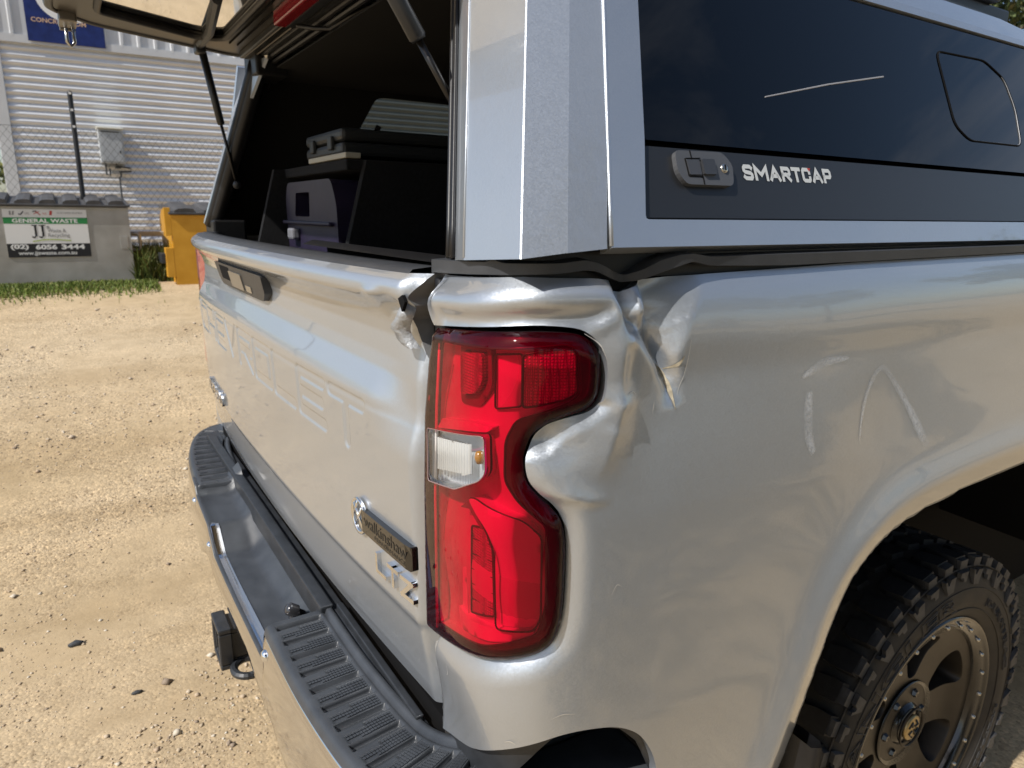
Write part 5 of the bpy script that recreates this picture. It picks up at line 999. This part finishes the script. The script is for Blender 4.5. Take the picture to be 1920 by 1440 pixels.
yel = mat('yellow bin paint', (.52, .25, .015), .5, noise=(6, .3, (.62, .32, .03)), noise_rough=(.35, .6)); yb = bin_('waste_bin', 'yellow steel waste bin with a black lid', (-6.5, 2.30, .725), 1.68, 1.0, .74, yel, lidm, 6, .2)
fl = B(); fl.bbox(-.10, .0, -1.76, -1.68, .10, .40, .006); fl.bbox(-.06, .0, -1.74, -1.68, .52, .80, .004); fixn(fl.build('side_arm', yel, yb)); fixn(B().bbox(-.3, -.02, -1.80, -1.66, .24, .34, .004).build('fork_sleeve', M['black_pl'], yb))
# sign on the grey bin
sy, szb, sw, sh_ = -1.055, .262, .685, .455
def sgp(u, v, d=.0): return (.008+d, sy+u*sw, szb+v*sh_)
def panel(u0, u1, v0, v1, d, name, m, par): return B().add([sgp(u0, v0, d), sgp(u1, v0, d), sgp(u1, v1, d), sgp(u0, v1, d)], [(0, 1, 2, 3)]).build(name, m, par)
sgn_ = B(); sgn_.box(.002, .0078, sy, sy+sw, szb, szb+sh_); sign = sgn_.build('sign_panel', M['white'], gb); sign['label'] = 'printed general waste sign with phone number'
grn = mat('sign green', (.02, .22, .06), .5); blk = mat('sign black', (.008, .009, .012), .5); prn = M['white']; gry = mat('sign grey print', (.25, .25, .25), .6); redp = mat('sign red print', (.5, .06, .05), .6); lime = mat('sign lime', (.35, .45, .08), .6)
panel(0, 1, .70, .83, .0010, 'green_band', grn, sign); panel(0, 1, 0, .285, .0010, 'black_band', blk, sign)
def st_(t, u, v, w, h, m, off=0.0, nm='sign_lettering'): text_obj(nm, t, .05, lambda a, b_, c: sgp(u+a, v+b_, .0022), m, sign, width=w, height=h, offset=off)
st_('GENERAL WASTE', .10, .72, .78, .085, prn, .0012); st_('(02)', .04, .15, .21, .125, prn, .0022); st_('6056', .33, .16, .26, .105, prn, .0022); st_('3444', .64, .16, .29, .105, prn, .0022); st_('www.jjswaste.com.au', .12, .025, .70, .10, prn, .0008); st_('Waste &', .50, .52, .22, .075, gry, .0006); st_('Recycling', .50, .40, .26, .10, gry, .0006); st_("'s", .47, .60, .06, .08, blk); st_('CUSTOMER NUMBER', .64, .91, .31, .035, gry); st_('YES', .25, .89, .06, .04, gry); st_('NO', .47, .89, .045, .04, redp)
for u in (.30, .385):
    b = B(); b.box(0, 0, 0, 0, 0, 0); b = B()
    for (a, c, d, e) in ((.045, .070, .44, .67), (.015, .085, .655, .675)): b.add([sgp(u+a, d, .0022), sgp(u+c, d, .0022), sgp(u+c, e, .0022), sgp(u+a, e, .0022)], [(0, 1, 2, 3)])
    q = catmull([(u+.0575, .46), (u+.048, .425), (u+.025, .415), (u+.008, .43)], 6); b.grid(np.array([[sgp(x_, z_+w_, .0022) for x_, z_ in q] for w_ in (-.014, .018)])); b.build('sign_monogram', blk, sign)
q = catmull([(.31, .33), (.45, .365), (.60, .365), (.77, .345)], 8); B().grid(np.array([[sgp(x_, z_+w_, .0022) for x_, z_ in q] for w_ in (-.010, .012)])).build('sign_swoosh', lime, sign)
def thick(pts, w, m): 
    b = B()
    for a, c in zip(pts[:-1], pts[1:]): a = np.array(a); c = np.array(c); d = (c-a)/np.hypot(*(c-a)); nn = np.array([-d[1], d[0]])*w/2; b.add([sgp(*(a+nn), .0022), sgp(*(a-nn), .0022), sgp(*(c-nn), .0022), sgp(*(c+nn), .0022)], [(0, 1, 2, 3)])
    b.build('sign_mark', m, sign)
thick([(.185, .91), (.205, .88), (.245, .955)], .014, blk); thick([(.38, .96), (.44, .88)], .014, redp); thick([(.36, .90), (.43, .955)], .010, redp); thick([(.35, .95), (.40, .965)], .018, blk); thick([(.56, .88), (.57, .97)], .03, redp); thick([(.09, .88), (.09, .96)], .02, gry); thick([(.12, .88), (.13, .96)], .02, gry)
# ================================================================ grass and weeds
def blades(name, n_, fx, fy, hmin, hmax, m, label, lean=.5, wid=.006):
    x = fx(n_); y = fy(n_); h = rng.uniform(hmin, hmax, n_); a = rng.uniform(0, 6.28, n_); l_ = rng.uniform(.1, lean, n_)*h; w_ = rng.uniform(.6, 1.3, n_)*wid; z = zg(x, y)-.005; dx, dy = np.cos(a), np.sin(a); b0 = rng.uniform(0, 6.28, n_); wx, wy = np.cos(b0)*w_, np.sin(b0)*w_
    V = np.stack([np.stack([x-wx, y-wy, z], -1), np.stack([x+wx, y+wy, z], -1), np.stack([x+dx*l_*.4+wx*.7, y+dy*l_*.4+wy*.7, z+h*.6], -1), np.stack([x+dx*l_*.4-wx*.7, y+dy*l_*.4-wy*.7, z+h*.6], -1), np.stack([x+dx*l_, y+dy*l_, z+h], -1)], 1).reshape(-1, 3)
    F = [];
    for i in range(n_): k_ = i*5; F += [(k_, k_+1, k_+2, k_+3), (k_+3, k_+2, k_+4)]
    o = mesh(name, V, F, m, kind='stuff'); o['label'] = label; return o
def leafm(name, cs):
    m = stone_mat(name, cs); b = m.node_tree.nodes['Principled BSDF']; b.inputs['Roughness'].default_value = .55; b.inputs['Subsurface Weight'].default_value = 0; return m
gmx = leafm('grass green', [(.08, .12, .025), (.14, .20, .035), (.20, .25, .05), (.30, .27, .10)])
blades('grass', 9000, lambda n_: -6.74+np.abs(rng.normal(0, .24, n_)), lambda n_: np.where(rng.random(n_) < .8, rng.uniform(-1.05, .45, n_), rng.normal(-.9, .25, n_)), .015, .055, gmx, 'short green grass along the foot of the grey bin')
blades('weeds', 2500, lambda n_: rng.uniform(-7.6, -6.75, n_), lambda n_: rng.uniform(.28, .72, n_), .10, .42, leafm('weeds', [(.05, .08, .02), (.11, .15, .03), (.20, .18, .07)]), 'tangled green weeds between the two bins', .7, .010)
# ================================================================ trees
def crown(n_, rad, cz, seed, leaf=.16, flat=.75, clumps=26, droop=.6):
    r = np.random.default_rng(seed); c = r.normal(0, 1, (clumps, 3)); c /= np.linalg.norm(c, axis=1)[:, None]; c *= (r.random((clumps, 1))**.4)*rad*np.array([1, 1, flat]); c[:, 2] += cz; cr = r.uniform(.18, .36, clumps)*rad
    k_ = r.integers(0, clumps, n_); p = r.normal(0, 1, (n_, 3)); p /= np.linalg.norm(p, axis=1)[:, None]; p = c[k_]+p*(r.random((n_, 1))**.5)*cr[k_][:, None]*np.array([1, 1, .8])
    d = r.normal(0, 1, (n_, 3)); d[:, 2] -= droop*1.5; d /= np.linalg.norm(d, axis=1)[:, None]; w = np.cross(d, r.normal(0, 1, (n_, 3))); w /= np.linalg.norm(w, axis=1)[:, None]; L_ = leaf*r.uniform(.6, 1.4, (n_, 1)); W_ = L_*.27
    V = np.stack([p, p+d*L_*.5+w*W_, p+d*L_, p+d*L_*.5-w*W_], 1).reshape(-1, 3); F = (np.arange(n_)*4)[:, None]+np.arange(4)[None]; return V, F, c
gum = leafm('gum leaves', [(.045, .07, .025), (.08, .11, .035), (.12, .14, .05), (.17, .16, .07)]); bark = mat('pale gum bark', (.32, .28, .22), .85, noise=(6, .4), bump=(12, .5, .03))
def tree_mesh(seed, Hh, rad, n_):
    V, F, c = crown(n_, rad, Hh*.66, seed); r = random.Random(seed); t = B(); top = Vector((r.uniform(-.3, .3), r.uniform(-.3, .3), Hh*.6)); t.tube([(0, 0, -.3), (top.x*.3, top.y*.2, Hh*.2), (top.x*.8, top.y, Hh*.42), top], [.20, .16, .11, .07], 9)
    for q in c[:14]: q = Vector(q); s_ = Vector((top.x*.8, top.y, Hh*.42)).lerp(top, r.random()); t.tube([s_, s_.lerp(q, .5)+Vector((0, 0, .15)), q], [.06, .04, .015], 6)
    return (V, F), t
variants = [tree_mesh(5, 7.5, 2.3, 9000), tree_mesh(9, 9.0, 2.8, 9000)]
for i, (x, y, k_, sc, lab) in enumerate(((-5.6, 15.0, 0, .95, 'gum tree with olive leaves showing just behind the roof rack foot'), (-3.4, 17.5, 1, .9, 'gum tree in the upper right corner beyond the truck cab'))):
    t = thing('gum_tree', lab, 'tree', (x, y, float(zg(x, y))), group='gum trees beyond the truck', rot=(0, 0, i*1.3)); t.scale = (sc, sc, sc)
    (V, F), tb = variants[k_]; mesh('crown', V, F, gum, t); tb.build('trunk', bark, t, smooth=True)
# trees added out of view to shade ground and darken reflections in paint and glass
LV = []; LF = []; TB = B(); ko = 0
for i, (x, y, k_, sc) in enumerate(((6.3, -4.6, 1, 1.1), (6.5, -4.9, 0, 1.3), (6.2, -4.2, 1, 1.05), (8.8, -3.6, 1, 1.15), (8.4, -4.2, 0, 1.35), (9.1, -3.0, 1, 1.1), (11.6, -4.2, 1, 1.1), (11.0, -3.5, 1, 1.15), (6.4, -1.9, 0, .9), (8.4, -.6, 0, 1.0), (7.2, .4, 1, .95), (10.5, .6, 0, 1.1), (17, 6, 1, 1), (19, -1, 1, 1.0), (16, 13, 0, 1.1), (21, 10, 1, 1.05), (15, 19, 1, .9), (8, 20, 0, 1), (18, -10, 1, 1.1), (-8, -26, 0, 1))):
    (V, F), tb = variants[k_]; c_, s_ = math.cos(i*1.7), math.sin(i*1.7); W = V*sc; W = np.c_[W[:, 0]*c_-W[:, 1]*s_+x, W[:, 0]*s_+W[:, 1]*c_+y, W[:, 2]+float(zg(x, y))]; LV.append(W); LF.append(F+ko); ko += len(W)
    q = np.array(tb.v)*sc; TB.add(np.c_[q[:, 0]*c_-q[:, 1]*s_+x, q[:, 0]*s_+q[:, 1]*c_+y, q[:, 2]+float(zg(x, y))], tb.f)
o = mesh('added_shade_trees', np.vstack(LV), np.vstack(LF), gum, kind='stuff'); o['label'] = 'added gum trees out of view that shade the ground and darken reflections'; w_ = TB.build('added_tree_trunks', bark, o, smooth=True, kind='stuff')
# bush by the shed corner
V, F, c = crown(5000, .9, .75, 3, .07, .9, 16, .0); bu = thing('bush', 'green bush growing past the left corner of the shed', 'bush', (-10.6, -1.75, .85)); mesh('foliage', V, F, leafm('bush leaves', [(.07, .10, .02), (.14, .18, .04), (.22, .22, .07)]), bu); tb = B(); [tb.tube([(0, 0, -.1), (q[0]*.5, q[1]*.5, q[2]*.6), tuple(q)], [.03, .02, .008], 6) for q in c[:8]]; tb.build('stem', bark, bu, smooth=True)
